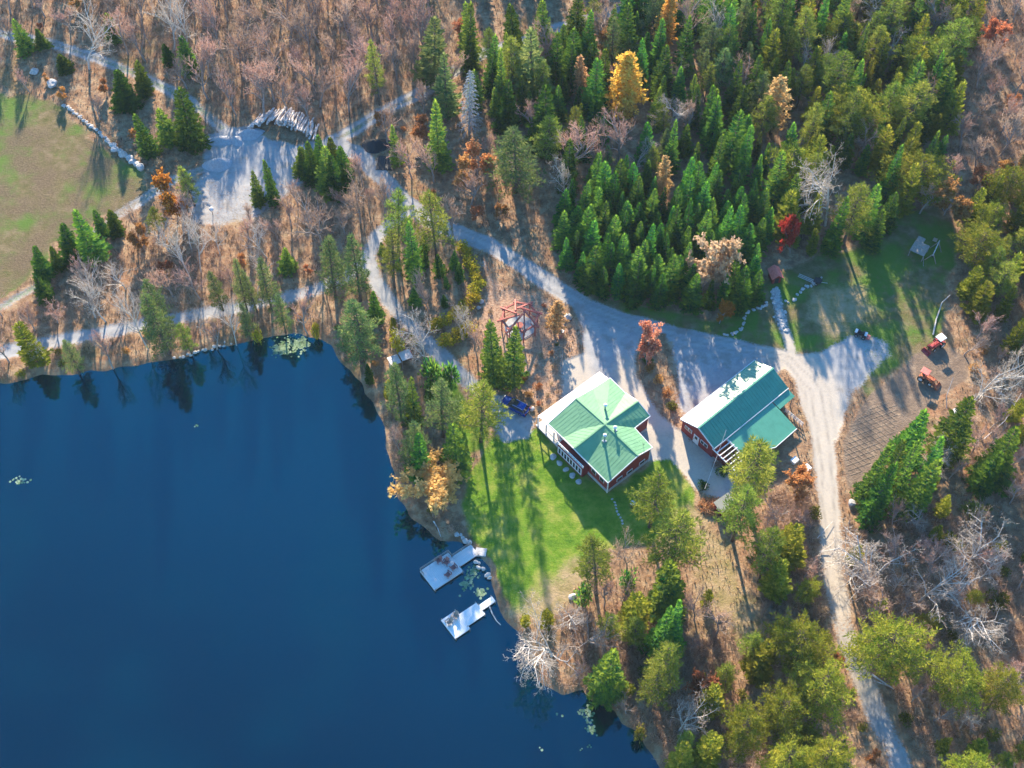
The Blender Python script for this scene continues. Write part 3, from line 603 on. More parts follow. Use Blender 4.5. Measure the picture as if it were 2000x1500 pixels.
rf.v = pts + [(p[0], p[1], p[2] - .16) for p in pts]; rf.f = fi + [tuple(i + n for i in reversed(f)) for f in fi]
rim = [Wc, SWl, SWp, SWr, Sc, SEp, Ec, En, NEe, NEp, NEl, Nc, wb, NWp]
for a, c in zip(rim, rim[1:] + rim[:1]): rf.f.append((pts.index(a), pts.index(a) + n, pts.index(c) + n, pts.index(c)))
rf.t = [.5] * len(rf.v); roof = rf.build('roof', M['roof'], lodge)
rc = MB()
for e in (NWp, SEp, NEp, SWp): rc.bar((C_[0], C_[1], C_[2] + .02), (e[0], e[1], e[2] + .03), .22, .06)
rc.build('ridge_cap', M['roof'], roof)
for a, c in zip(rim, rim[1:] + rim[:1]):
    va, vc = Vector(a), Vector(c); fas = MB().bar(va + Vector((0, 0, -.10)), vc + Vector((0, 0, -.10)), .09, .26); fas.build('fascia', M['white'], roof)
# standing seams, each a low rib running down its slope
seam = MB()
def seams(a, c, top, step=.62):
    a, c, top = Vector(a), Vector(c), Vector(top); nrm = (c - a).cross(top - a); nrm = nrm if nrm.z > 0 else -nrm; nrm.normalize()
    dn = Vector((nrm.x, nrm.y, 0))
    if dn.length < .02: return
    dn = (dn - nrm * dn.dot(nrm)).normalized(); ax = nrm.cross(dn); tri = [a, c, top]; ks = [p.dot(ax) for p in tri]; k = math.ceil(min(ks) / step) * step
    while k < max(ks):
        hit = []
        for i in range(3):
            p, q = tri[i], tri[(i + 1) % 3]; u, w_ = p.dot(ax) - k, q.dot(ax) - k
            if u * w_ < 0: hit.append(p.lerp(q, u / (u - w_)))
        if len(hit) == 2 and (hit[0] - hit[1]).length > .2: seam.bar(hit[0] + nrm * .002, hit[1] + nrm * .002, .04, .03)
        k += step
for f in faces: seams(*f)
tag(seam.build('seam', M['roof'], roof), kind='stuff')
pr = MB().slab([(-15.9, 0, 2.85), (-13.3, 0, 3.30), (-13.3, 12.9, 3.45), (-15.9, 12.9, 2.9)], .12)
pr.build('porch_roof', M['roofpale'], lodge)
wl = MB()
def wall(a, c, z0, za, zc, t=.15, mb=None):
    a, c = Vector((*a, 0)), Vector((*c, 0)); d = (c - a).normalized(); nn = Vector((-d.y, d.x, 0)) * t / 2
    v = [a - nn, c - nn, c + nn, a + nn]; zs = [za, zc, zc, za]
    (mb or wl).add([(p.x, p.y, z0) for p in v] + [(p.x, p.y, z) for p, z in zip(v, zs)], [(3, 2, 1, 0), (4, 5, 6, 7), (0, 1, 5, 4), (1, 2, 6, 5), (2, 3, 7, 6), (3, 0, 4, 7)])
wall((-13.2, 1.9), (-10.2, 1.9), .6, 3.7, 3.7); wall((-10.2, 1.9), (-10.2, .3), .6, 3.7, 3.4); wall((-4.4, .3), (-.15, .3), .7, 3.4, 3.4)
wall((-.15, .3), (-.15, 5.9), .7, 3.42, 4.72); wall((-.15, 5.9), (-.15, 8.75), .7, 4.72, 3.85); wall((-.15, 8.75), (-4.4, 9.1), .7, 3.8, 3.8)
wall((-4.4, 9.1), (-4.4, 12.45), .7, 3.8, 3.75); wall((-4.4, 12.45), (-6.95, 12.45), .7, 3.7, 4.75); wall((-6.95, 12.45), (-9.8, 12.45), .7, 4.75, 3.7); wall((-9.8, 12.45), (-13.2, 12.5), .7, 3.7, 3.6)
wall((-13.2, 12.5), (-13.2, 1.9), .6, 3.4, 3.4)
wl.build('wall', M['redwall'], lodge)
fd = MB()
for a, c in (((-4.4, .28), (-.1, .28)), ((-.1, .28), (-.1, 8.8)), ((-.1, 8.8), (-4.4, 9.15)), ((-4.35, 9.15), (-4.35, 12.5)), ((-4.35, 12.5), (-13.2, 12.55)), ((-13.2, 12.5), (-13.2, 1.9)), ((-13.2, 1.85), (-4.4, .26))):
    wall(a, c, -.2, .7, .7, .2, fd)
fd.build('foundation', M['concrete'], lodge)
for a in ((-.07, .22), (-.07, 8.85)): MB().box((a[0], a[1], 1.7), (.16, .16, 3.4)).build('corner_board', M['white'], lodge)
# sun room bulging from the lake side, with a white rail on its flat top
sr = MB().box((-7.25, -.35, 1.55), (5.7, 1.3, 2.7)); room = sr.build('sun_room', M['redwall'], lodge)
fr = MB()
for z in (.75, 2.35): fr.box((-7.25, -1.03, z), (5.3, .10, .16))
for k in range(9): fr.box((-9.85 + k * .65, -1.03, 1.55), (.17, .10, 1.6))
fr.build('window_frame', M['white'], room)
for k in range(8): MB().box((-9.525 + k * .65, -1.01, 1.55), (.48, .04, 1.44)).build('pane', M['glass'], room)
rl = MB().box((-7.25, -.95, 3.42), (5.8, .10, .12)).box((-7.25, -.95, 2.96), (5.8, .10, .10))
rl.build('rail', M['white'], room)
for k in range(11): MB().box((-10.1 + k * .57, -.95, 3.2), (.2, .10, .4)).build('baluster', M['white'], room)
# open porch at the west end
MB().box((-13.0, .75, .55), (5.8, 2.2, .18)).build('porch_floor', M['deck'], lodge)
MB().box((-13.0, .75, .2), (5.6, 2.0, .5)).build('porch_skirt', M['wood'], lodge)
for u in (-15.6, -13.7, -11.9, -10.35): MB().box((u, -.15, 1.75), (.17, .17, 2.35)).build('porch_post', M['white'], lodge)
MB().box((-13.0, -.15, 1.5), (5.2, .08, .10)).box((-13.0, -.15, .85), (5.2, .08, .08)).build('porch_rail', M['white'], lodge)
for u in (-15.6, -15.6): pass
for v in (3.2, 6.4, 9.6, 12.7): MB().box((-15.6, v, 1.45), (.17, .17, 2.9)).build('porch_post', M['white'], lodge)
MB().box((-14.5, 6.9, .5), (2.6, 11.8, .2)).build('porch_floor', M['deck'], lodge)
for u in (-12.6, -11.2): 
    wn_ = MB().box((u, 1.80, 2.1), (.9, .06, 1.2)).build('window', M['white'], lodge); MB().box((u, 1.765, 2.1), (.74, .03, 1.04)).build('pane', M['glass'], wn_)
for u in (-3.2, -1.4):
    wn_ = MB().box((u, .20, 2.2), (1.0, .06, 1.0)).build('window', M['white'], lodge); MB().box((u, .165, 2.2), (.84, .03, .84)).build('pane', M['glass'], wn_)
for v, z in ((2.6, 1.6), (4.7, 1.35), (7.3, 1.35)):
    wn_ = MB().box((-.04, v, z), (.08, 1.15, .75)).build('window', M['white'], lodge); MB().box((.01, v, z), (.03, .95, .55)).build('pane', M['glass'], wn_)
for (u, v, z, hh) in ((-9.2, 7.8, 4.7, 1.3), (-5.3, 6.2, 5.1, .9), (-5.1, 3.9, 4.7, 1.7)):
    ch = MB().tube([(u, v, z - .3), (u, v, z + hh)], .17, 10).build('chimney_pipe', M['steel'], roof)
    MB().tube([(u, v, z + hh), (u, v, z + hh + .08), (u, v, z + hh + .25)], [.30, .30, .08], 10).build('chimney_cap', M['white'], roof)
    MB().box((u, v, z + .08), (.55, .55, .14)).build('chimney_flashing', M['steel'], roof)
MB().tube([(-.8, 7.9, 4.2), (-.8, 7.9, 5.1)], .03, 5).box((-.8, 7.9, 5.05), (.5, .04, .04)).build('antenna', M['dark'], roof)
def lw(u, v): return (lx + u * math.cos(LA) - v * math.sin(LA), ly + u * math.sin(LA) + v * math.cos(LA))
def rock_mesh(seed, flat=.75):
    bm = bmesh.new(); bmesh.ops.create_icosphere(bm, subdivisions=2, radius=.5); r = random.Random(seed)
    ph = [r.random() * 6 for _ in range(6)]
    for v in bm.verts:
        k = 1 + .16 * math.sin(v.co.x * 6 + ph[0]) + .14 * math.sin(v.co.y * 7 + ph[1]) + .12 * math.sin(v.co.z * 8 + ph[2]) + r.uniform(-.05, .05)
        v.co = v.co * k; v.co.z *= flat
    me = bpy.data.meshes.new('boulder'); bm.to_mesh(me); bm.free(); me.materials.append(M['stone']); return me
ROCKS = [rock_mesh(s) for s in range(6)]
def rock(x, y, d, label, group=None, name='boulder', z=0.0, flat=1.0):
    o = link(name, ROCKS[R_.randrange(6)]); o.location = (x, y, z + d * .18 * flat); o.scale = (d * R_.uniform(.9, 1.15), d * R_.uniform(.85, 1.1), d * R_.uniform(.8, 1.1) * flat)
    o.rotation_euler = (0, 0, R_.random() * 6.28); return tag(o, label, 'stone', group)
for k in range(5):
    x, y = lw(-10.0 + k * 1.45, -1.9); rock(x, y, .95, NTH[k] + ' pale boulder from the porch end along the lodge sun room', 'boulders below the lodge sun room', flat=.8)
x, y = P(1235, 988); o = MB().tube([(0, 0, 0), (0, 0, .12), (0, 0, .75), (0, 0, .85)], [.36, .40, .40, .34], 14).build('rain_barrel', M['dark'], None, (x, y, 0)); tag(o, 'round dark barrel with pale lid on the lawn below the lodge', 'barrel')
MB().tube([(0, 0, .85), (0, 0, .90), (0, 0, .96)], [.42, .42, .2], 14).build('lid', M['white'], o)
for k in range(9):
    t = k / 8; x, y = P(1198 + t * 18, 975 + t * 48); rock(x + R_.uniform(-.2, .2), y, .35, NTH[k] + ' small pale stone from the lodge in the line across the lawn', 'lawn stone line', 'stone', flat=.5)

# ------------------------------------------------------------------ the garage
GA = math.radians(41.3); gx, gy = P(1300 + 155 / 4.412, 680 + 610 / 4.412, 3.2)
gar = empty('garage', (gx, gy, 0), GA, 'long dark red garage with bright teal metal roof and lean-to', 'garage')
def gw(u, v): return (gx + u * math.cos(GA) - v * math.sin(GA), gy + u * math.sin(GA) + v * math.cos(GA))
a = MB().slab([(-.3, .3, 3.1), (-.3, -3.2, 4.75), (16.5, -3.2, 4.75), (16.5, .3, 3.1)], .12); a.build('roof_slope', M['roof2'], gar)
a = MB().slab([(-.3, -3.2, 4.74), (-.3, -6.75, 3.1), (16.5, -6.75, 3.1), (16.5, -3.2, 4.74)], .12); a.build('roof_slope', M['roof2'], gar)
MB().bar((-.32, -3.2, 4.79), (16.52, -3.2, 4.79), .3, .08).build('ridge_cap', M['roof2'], gar)
sm = MB()
for k in range(28):
    u = k * .6 + .1; sm.bar((u, .28, 3.12), (u, -3.15, 4.77), .04, .03); sm.bar((u, -6.72, 3.13), (u, -3.25, 4.76), .04, .03)
tag(sm.build('seam', M['roof2'], gar), kind='stuff')
a = MB().slab([(2.6, -6.7, 2.95), (2.6, -10.3, 2.35), (7.5, -12.4, 2.0), (12.5, -12.3, 2.0), (12.7, -8.5, 2.6), (12.7, -6.7, 2.95)], .10); a.build('lean_to_roof', M['roof2'], gar)
a = MB().slab([(12.85, -6.7, 2.95), (12.85, -8.4, 2.65), (16.4, -8.3, 2.65), (16.4, -6.7, 2.95)], .10); a.build('lean_to_roof', M['roof2'], gar)
for p, q in (((-.32, .3, 3.05), (-.32, -3.2, 4.70)), ((-.32, -3.2, 4.70), (-.32, -6.75, 3.05)), ((-.3, -6.8, 3.06), (16.5, -6.8, 3.06)), ((-.3, .36, 3.06), (16.5, .36, 3.06)), ((2.55, -6.7, 2.9), (2.55, -10.3, 2.3)), ((2.6, -10.33, 2.30), (7.5, -12.43, 1.95)), ((7.5, -12.43, 1.95), (12.5, -12.33, 1.95))):
    MB().bar(p, q, .09, .22).build('fascia', M['white'], gar)
wl = MB(); wall((0, 0), (0, -3.2), 0, 3.05, 4.55); wall((0, -3.2), (0, -6.5), 0, 4.55, 3.05); wall((0, -6.5), (16.2, -6.5), 0, 3.05, 3.05); wall((16.2, -6.5), (16.2, -3.2), 0, 3.05, 4.55); wall((16.2, -3.2), (16.2, 0), 0, 4.55, 3.05); wall((16.2, 0), (0, 0), 0, 3.05, 3.05)
wl.build('wall', M['redwall'], gar)
for v, w_, z, hh, nm in ((-1.35, 1.5, 1.9, .85, 'window'), (-4.7, 1.5, 1.75, .85, 'window')):
    o = MB().box((-.10, v, z), (.08, w_, hh)).build(nm, M['white'], gar)
    for k in (-1, 1): MB().box((-.145, v + k * w_ * .24, z), (.03, w_ * .40, hh * .78)).build('pane', M['glass'], o)
o = MB().box((-.10, -3.1, 1.05), (.08, 1.1, 2.1)).build('door', M['white'], gar); MB().box((-.15, -3.1, 1.5), (.03, .55, .7)).build('pane', M['glass'], o); MB().box((-.17, -2.72, 1.0), (.06, .06, .16)).build('handle', M['dark'], o)
wl = MB(); wall((.3, -6.6), (.3, -9.4), 0, 2.5, 2.0, .12); wl.build('side_wall', M['redwall'], gar)
for k in range(8):
    v = -6.75 - k * .66; z = 2.85 - k * .075; MB().bar((-.35, v, z), (2.75, v - .05, z), .13, .12).build('pergola_slat', M['white'], gar)
MB().bar((-.35, -6.5, 2.80), (-.35, -11.7, 2.22), .14, .16).build('pergola_beam', M['white'], gar); MB().bar((2.5, -6.6, 2.72), (2.5, -11.0, 2.22), .12, .14).build('pergola_beam', M['white'], gar)
for p in ((-.35, -11.6, 2.2), (2.5, -10.9, 2.2), (7.5, -12.2, 1.9), (12.3, -12.1, 1.9), (12.3, -8.6, 2.4), (16.1, -8.2, 2.5)): MB().box((p[0], p[1], p[2] / 2), (.14, .14, p[2])).build('post', M['wood'], gar)
MB().tube([(2.3, -6.4, 3.1), (2.3, -6.4, 5.2)], .05, 6).build('mast', M['steel'], gar)
rail = empty('white_railing', (*gw(14.6, -8.4), 0), GA - math.pi / 2, 'white railing fence behind the garage lean-to', 'railing')
for k in range(7): MB().box((k * .6, 0, .55), (.10, .10, 1.1)).build('post', M['white'], rail)
for z in (.35, .7, 1.05): MB().box((1.8, 0, z), (3.7, .05, .10)).build('rail', M['white'], rail)
for k, (px, py, d) in enumerate(((1551, 902, 1.0), (1574, 918, 1.2))):
    x, y = P(px, py); o = MB().box((0, 0, .3), (d, d * .8, .6), .7).build('storage_box', M['white'], None, (x, y, 0), bevel=.04)
    MB().box((0, 0, .64), (d * 1.06, d * .86, .08), .7).build('lid', M['white'], o)
    tag(o, ('white box in the shade under the garage lean-to edge', 'white box in sunlight beside the garage yellow bush')[k], 'box')
# rope from the mast to the shed
p0 = Vector((*gw(2.3, -6.4), 5.1)); p1 = Vector((*P(1374, 965), 1.6)); mb = MB(); mb.tube([p0.lerp(p1, k / 10) - Vector((0, 0, .9 * math.sin(math.pi * k / 10))) for k in range(11)], .022, 5)
tag(mb.build('clothes_line', M['white']), 'white line strung from the garage mast down to the brush pile', 'rope')
# small shed below the garage
sx, sy = P(1412, 995); shed = empty('small_shed', (sx, sy, 0), math.radians(36), 'small red shed with cream roof beside the brush pile', 'shed')
MB().box((0, 0, .95), (2.3, 1.3, 1.9)).build('wall', M['redwall'], shed)
MB().slab([(-1.45, -.95, 1.85), (1.45, -.95, 1.85), (1.45, .95, 2.35), (-1.45, .95, 2.35)], .10).build('roof', M['roofcream'], shed)
MB().box((.2, -.68, .9), (.8, .06, 1.6)).build('door', M['white'], shed)
MB().box((-1.18, 0, 1.3), (.06, .6, .5)).build('window', M['white'], shed)

# ------------------------------------------------------------------ red timber pergola
x0, y0 = P(1015, 640); pg = empty('timber_pergola', (x0, y0, 0), 0, 'open red timber pergola with star-shaped rafters over a paved circle', 'pergola')
N6 = 8; RR = 3.0
for k in range(N6):
    a = 2 * math.pi * k / N6 + .2; px_, py_ = RR * math.cos(a), RR * math.sin(a); a2 = 2 * math.pi * (k + 1) / N6 + .2
    MB().tube([(px_, py_, -.1), (px_, py_, 2.9)], .12, 6).build('post', M['redwood'], pg)
    e = .45 * Vector((RR * (math.cos(a2) - math.cos(a)), RR * (math.sin(a2) - math.sin(a)), 0)).normalized()
    MB().bar(Vector((px_, py_, 2.9 + .1 * (k % 2))) - e, Vector((RR * math.cos(a2), RR * math.sin(a2), 2.9 + .1 * (k % 2))) + e, .25, .25).build('ring_beam', M['redwood'], pg)
    a3 = a + 2.35; MB().bar((RR * 1.25 * math.cos(a), RR * 1.25 * math.sin(a), 2.75), (.7 * math.cos(a + 1.3), .7 * math.sin(a + 1.3), 4.5), .26, .26).build('rafter', M['redwood'], pg)
    MB().bar((px_, py_, 1.9), (px_ * .7, py_ * .7, 2.75), .10, .10).build('brace', M['redwood'], pg)
for k in range(N6):
    if k in (5,): continue
    a = 2 * math.pi * k / N6 + .2; a2 = 2 * math.pi * (k + 1) / N6 + .2
    MB().bar((RR * math.cos(a), RR * math.sin(a), .85), (RR * math.cos(a2), RR * math.sin(a2), .85), .09, .09).build('hand_rail', M['redwood'], pg)
pad_ = MB().prism([(2.5 * math.cos(k * .3927), 2.5 * math.sin(k * .3927)) for k in range(16)], -.05, .08).build('paving_circle', M['concrete'], None, (x0, y0, 0)); tag(pad_, 'pale round paved floor under the red timber pergola', 'paving')
seat = empty('round_table', (x0, y0, .08), 0, 'small round timber table in the middle of the red pergola', 'table')
MB().tube([(0, 0, .68), (0, 0, .75)], .6, 14).build('table_top', M['redwood'], seat); MB().tube([(0, 0, 0), (0, 0, .68)], .10, 8).build('pedestal', M['redwood'], seat); MB().tube([(0, 0, 0), (0, 0, .06)], .35, 10).build('foot', M['redwood'], seat)

# ------------------------------------------------------------------ docks and chairs
def chair(x, y, z, rz, mat, label, group):
    o = empty('adirondack_chair', (x, y, z), rz, label, 'chair', group)
    MB().slab([(-.32, .30, .38), (-.32, -.30, .22), (.32, -.30, .22), (.32, .30, .38)], .05).build('seat', mat, o)
    for k in range(5): hgt = (.82, .92, .97, .92, .82)[k]; MB().slab([(-.30 + k * .125, -.28, .25), (-.19 + k * .125, -.28, .25), (-.18 + k * .13, -.62, hgt + .05), (-.31 + k * .13, -.62, hgt + .05)], .05).build('back_slat', mat, o)
    for s in (-1, 1):
        MB().box((s * .42, 0, .56), (.16, .8, .04)).build('armrest', mat, o); MB().box((s * .40, .32, .27), (.07, .09, .54)).build('leg', mat, o); MB().box((s * .40, -.36, .27), (.07, .09, .54)).build('leg', mat, o)
    return o
M['chairred'] = plain('chair_brown_red', (0.30, 0.13, 0.12), (0.2, 0.08, 0.08), 6, .7)
def dock(label, secs, mat):
    """secs: list of corner pixels (near-left, far-left, far-right ...) as centre px, length, width, angle"""
    x0, y0 = secs[0][0]; o = empty('dock', (x0, y0, 0), 0, label, 'dock'); top = WATER_Z + .52
    for (cx, cy), L, W, ang in secs:
        n = int(L / .24); pm = MB().box((0, 0, 0), (L / n - .018, W, .05), 0).mesh('plank', mat)
        ca, sa = math.cos(ang), math.sin(ang)
        for k in range(n):
            t = -L / 2 + (k + .5) * L / n; p = link('plank', pm, o, (cx - x0 + t * ca, cy - y0 + t * sa, top - .025 + R_.uniform(-.004, .004))); p.rotation_euler = (0, 0, ang)
        fr = MB()
        for s in (-1, 1): fr.bar((cx - x0 - L / 2 * ca - s * (W / 2 - .05) * sa, cy - y0 - L / 2 * sa + s * (W / 2 - .05) * ca, top - .15), (cx - x0 + L / 2 * ca - s * (W / 2 - .05) * sa, cy - y0 + L / 2 * sa + s * (W / 2 - .05) * ca, top - .15), .08, .18)
        for s in (-1, 1): fr.bar((cx - x0 + s * L / 2 * ca - W / 2 * sa, cy - y0 + s * L / 2 * sa + W / 2 * ca, top - .15), (cx - x0 + s * L / 2 * ca + W / 2 * sa, cy - y0 + s * L / 2 * sa - W / 2 * ca, top - .15), .08, .18)
        fr.build('frame', mat, o)
        for s in (-1, 1):
            for t in (-1, 1): MB().tube([(cx - x0 + s * (L / 2 - .1) * ca - t * (W / 2 + .05) * sa, cy - y0 + s * (L / 2 - .1) * sa + t * (W / 2 + .05) * ca, -2.4), (cx - x0 + s * (L / 2 - .1) * ca - t * (W / 2 + .05) * sa, cy - y0 + s * (L / 2 - .1) * sa + t * (W / 2 + .05) * ca, top + .25)], .07, 6).build('pile', M['wood'], o)
    return o
A1 = math.radians(36.5)
cq = P((823 + 902) / 2, (1116 + 1116) / 2 ); d1 = dock('larger white plank dock with rails and four brown chairs', [(cq, 5.0, 3.75, A1), (P(908, 1086), 3.5, 1.95, A1)], M['deck'])
c2 = P(890, 1220); d2 = dock('smaller stepped white plank dock with two chairs', [(c2, 2.55, 3.5, A1), (P(921, 1201), 3.2, 2.2, A1), (P(951, 1179), 2.4, .95, A1)], M['white'])
rl = MB(); ca, sa = math.cos(A1), math.sin(A1); base = WATER_Z + .52
pts_ = [(-2.5, -.9), (-2.5, 1.85), (2.5, 1.85), (2.5, .9), (5.9, .9)]
for (u1, v1), (u2, v2) in zip(pts_, pts_[1:]):
    q = lambda u, v, z: (u * ca - v * sa, u * sa + v * ca, z)
    if (u1, v1) == (-2.5, -.9): u1, v1 = -2.5, .9
    rl.bar(q(u1, v1, base + .85), q(u2, v2, base + .85), .07, .07); rl.bar(q(u1, v1, base + .5), q(u2, v2, base + .5), .05, .05)
    for t in (0, .5, 1): rl.bar(q(u1 + (u2 - u1) * t, v1 + (v2 - v1) * t, base), q(u1 + (u2 - u1) * t, v1 + (v2 - v1) * t, base + .86), .08, .08)
rl.build('hand_rail', M['wood'], d1)
for k, (px, py, a, nm) in enumerate(((856, 1097, 2.2, 'uppermost left chair of four on the larger dock'), (871, 1101, 2.6, 'chair second from the rail on the larger dock'), (886, 1110, .7, 'chair nearest the shore on the larger dock'), (875, 1124, .9, 'lowest chair of four on the larger dock'))):
    x, y = P(px, py); chair(x, y, base, a, M['chairred'], 'brown-red ' + nm, 'chairs on the larger dock')
for k, (px, py, a, nm) in enumerate(((889, 1206, 2.6, 'upper right of the pair'), (877, 1218, 2.3, 'lower left of the pair'))):
    x, y = P(px, py); chair(x, y, base, a, M['wood'], 'tan chair on the smaller dock, ' + nm, 'chairs on the smaller dock')
x, y = P(938, 1078); st = MB().prism([(-.9, -.6), (.8, -.7), (1.0, .5), (-.6, .7)], -.3, .12).build('landing_slab', M['stone'], None, (x, y, 0)); tag(st, 'pale flat stone slab at the landward end of the larger dock', 'stone')

# ------------------------------------------------------------------ vehicles
def wheel(parent, x, y, r, w, name='wheel', rim='steel'):
    tm = MB(); n = 18; vs = []; prof = [(r * .62, -w / 2), (r * .94, -w / 2), (r, -w / 4), (r, w / 4), (r * .94, w / 2), (r * .62, w / 2)]
    for k in range(n):
        a = 2 * math.pi * k / n
        for (q, t) in prof: vs.append((q * math.cos(a), t, q * math.sin(a)))
    m = len(prof); tm.add(vs, [(k * m + j, k * m + j + 1, ((k + 1) % n) * m + j + 1, ((k + 1) % n) * m + j) for k in range(n) for j in range(m - 1)])
    o = tm.build(name, M['rubber'], parent, (x, y, r), True)
    rm = MB(); rm.tube([(0, -w * .40, 0), (0, w * .40, 0)], r * .63, 14); rm.build('rim', M[rim], o); return o
def side_extrude(prof, w, top_in=0.0, zmax=None):
    """side outline (x, z) given a width; upper points drawn in"""
    mb = MB(); n = len(prof); zs = [p[1] for p in prof]; z1 = max(zs); z0 = min(zs); vs = []
    for s in (-1, 1):
        for x, z in prof: vs.append((x, s * (w / 2 - top_in * ((z - z0) / (z1 - z0)) ** 2), z))
    mb.add(vs, [tuple(range(n)), tuple(range(2 * n - 1, n - 1, -1))] + [(i, i + n, (i + 1) % n + n, (i + 1) % n) for i in range(n)]); return mb
cx, cy = P(1006, 797); car = empty('parked_car', (cx, cy, .05), math.radians(148.6), 'blue station wagon with roof rails parked beside the lodge', 'car')
side_extrude([(-2.28, .32), (2.22, .32), (2.32, .55), (2.25, .80), (1.95, .93), (.95, 1.03), (-2.05, 1.06), (-2.32, .90), (-2.34, .5)], 1.84, .10).build('body', M['carblue'], car, bevel=.05)
side_extrude([(1.05, 1.0), (.25, 1.50), (-1.75, 1.52), (-2.18, 1.02)], 1.66, .20).build('windows', M['glass'], car, bevel=.03)
side_extrude([(.22, 1.48), (-.3, 1.56), (-1.5, 1.56), (-1.82, 1.50), (-1.80, 1.46), (.20, 1.45)], 1.36, .06).build('roof_panel', M['carblue'], car, bevel=.02)
MB().box((-.2, 0, 1.565), (.75, .9, .02)).build('sunroof', M['glass'], car)
for s in (-1, 1):
    MB().tube([(.15, s * .62, 1.52), (.0, s * .62, 1.62), (-1.5, s * .62, 1.62), (-1.68, s * .62, 1.52)], .03, 6).build('roof_rail', M['steel'], car)
    MB().box((.85, s * 1.0, 1.05), (.16, .22, .14)).build('mirror', M['carblue'], car, bevel=.03)
    MB().box((2.22, s * .66, .72), (.22, .36, .16)).build('headlight', M['white'], car, bevel=.03); MB().box((-2.32, s * .74, .85), (.10, .22, .30)).build('tail_light', M['tracred'], car)
    for xx in (-1.4, 1.42): wheel(car, xx, s * .80, .34, .22)
MB().box((2.30, 0, .42), (.10, 1.5, .18)).build('front_bumper', M['dark'], car, bevel=.03); MB().box((-2.34, 0, .45), (.10, 1.6, .20)).build('rear_bumper', M['dark'], car, bevel=.03)
MB().box((-2.36, 0, .72), (.02, .5, .13)).build('licence_plate', M['white'], car)

def tractor(px, py, ang, label, body, roofm, k):
    x, y = P(px, py); o = empty('tractor', (x, y, .03), math.radians(ang), label, 'tractor'); o.scale = (k, k, k)
    side_extrude([(.1, .75), (1.75, .75), (1.85, 1.0), (1.7, 1.28), (.1, 1.38)], .72, .08).build('hood', body, o, bevel=.04)
    MB().box((.6, 0, .62), (2.3, .42, .36)).build('chassis', M['dark'], o); MB().box((-.55, 0, .95), (1.1, .8, .5)).build('platform', body, o, bevel=.04)
    for s in (-1, 1):
        MB().slab([(-1.15, s * .62 - .26, 1.28), (-.05, s * .62 - .26, 1.28), (-.05, s * .62 + .26, 1.28), (-1.15, s * .62 + .26, 1.28)], .10).build('fender', body, o)
        wheel(o, -.62, s * .80, .68, .42, 'rear_wheel', 'white'); wheel(o, 1.25, s * .68, .42, .28, 'front_wheel', 'white')
        for xx in (.12, -1.05): MB().box((xx, s * .55, 1.75), (.06, .06, 1.25)).build('roof_post', M['dark'], o)
        MB().bar((.25, s * .52, 1.30), (1.95, s * .52, .95), .10, .16).build('loader_arm', body, o); MB().bar((1.95, s * .52, .95), (2.35, s * .52, .40), .10, .14).build('loader_arm', body, o)
    MB().slab([(-1.25, -.72, 2.42), (.35, -.72, 2.42), (.35, .72, 2.42), (-1.25, .72, 2.42)], .14).build('canopy', roofm, o, bevel=.05)
    MB().box((-.55, 0, 1.35), (.45, .5, .14)).box((-.78, 0, 1.6), (.10, .5, .5)).build('seat', M['dark'], o, bevel=.03)
    MB().tube([(-.02, 0, 1.3), (-.15, 0, 1.65)], .03, 6).tube([(-.17, 0, 1.63), (-.15, 0, 1.67)], .2, 12).build('steering_wheel', M['dark'], o)
    bk = MB(); bk.slab([(2.3, -.85, .55), (2.42, -.85, .55), (2.42, .85, .55), (2.3, .85, .55)], .5); bk.slab([(2.35, -.85, .12), (3.0, -.85, .06), (3.0, .85, .06), (2.35, .85, .12)], .06)
    for s in (-1, 1): bk.add([(2.35, s * .85, .06), (3.0, s * .85, .06), (2.42, s * .85, .55), (2.35, s * .80, .06), (3.0, s * .80, .06), (2.42, s * .80, .55)], [(0, 1, 2), (5, 4, 3), (0, 3, 4, 1), (1, 4, 5, 2), (2, 5, 3, 0)])
    bk.build('bucket', body, o); MB().tube([(1.2, .18, 1.3), (1.2, .18, 1.85)], .04, 6).build('exhaust', M['dark'], o)
    return o
tractor(1828, 676, 214, 'red tractor with white canopy and front loader beside the garden', M['tracred'], M['white'], .88)
tractor(1806, 742, -38, 'orange-red tractor with pink-red canopy parked on the dark garden soil', M['tracorange'], M['chairpink'] if 'chairpink' in M else M['redroof'], .86)
ax, ay = P(1680, 656); atv = empty('quad_bike', (ax, ay, .03), math.radians(-26), 'dark quad bike parked on the gravel by the clearing', 'quad bike')
for s in (-1, 1):
    for xx in (-.62, .62): wheel(atv, xx, s * .48, .31, .26)
    for xx in (-.62, .62): MB().slab([(xx - .38, s * .48 - .17, .74), (xx + .38, s * .48 - .17, .74), (xx + .38, s * .48 + .17, .70), (xx - .38, s * .48 + .17, .70)], .05).build('fender', M['dark'], atv)
side_extrude([(-.85, .35), (.85, .35), (.9, .7), (.45, .92), (-.8, .85)], .46, .05).build('body', M['dark'], atv, bevel=.04)
MB().box((-.15, 0, .95), (.75, .34, .14)).build('seat', M['rubber'], atv, bevel=.04)
for xx in (-.82, .80): MB().box((xx, 0, .92), (.42, .85, .04)).build('cargo_rack', M['steel'], atv)
MB().tube([(.35, 0, .9), (.28, 0, 1.15)], .03, 6).tube([(.2, -.38, 1.17), (.28, 0, 1.15), (.2, .38, 1.17)], .025, 6).build('handlebar', M['dark'], atv)
MB().box((1.3, 0, .35), (.6, .9, .25)).build('front_plow', M['redroof'], atv, bevel=.03)

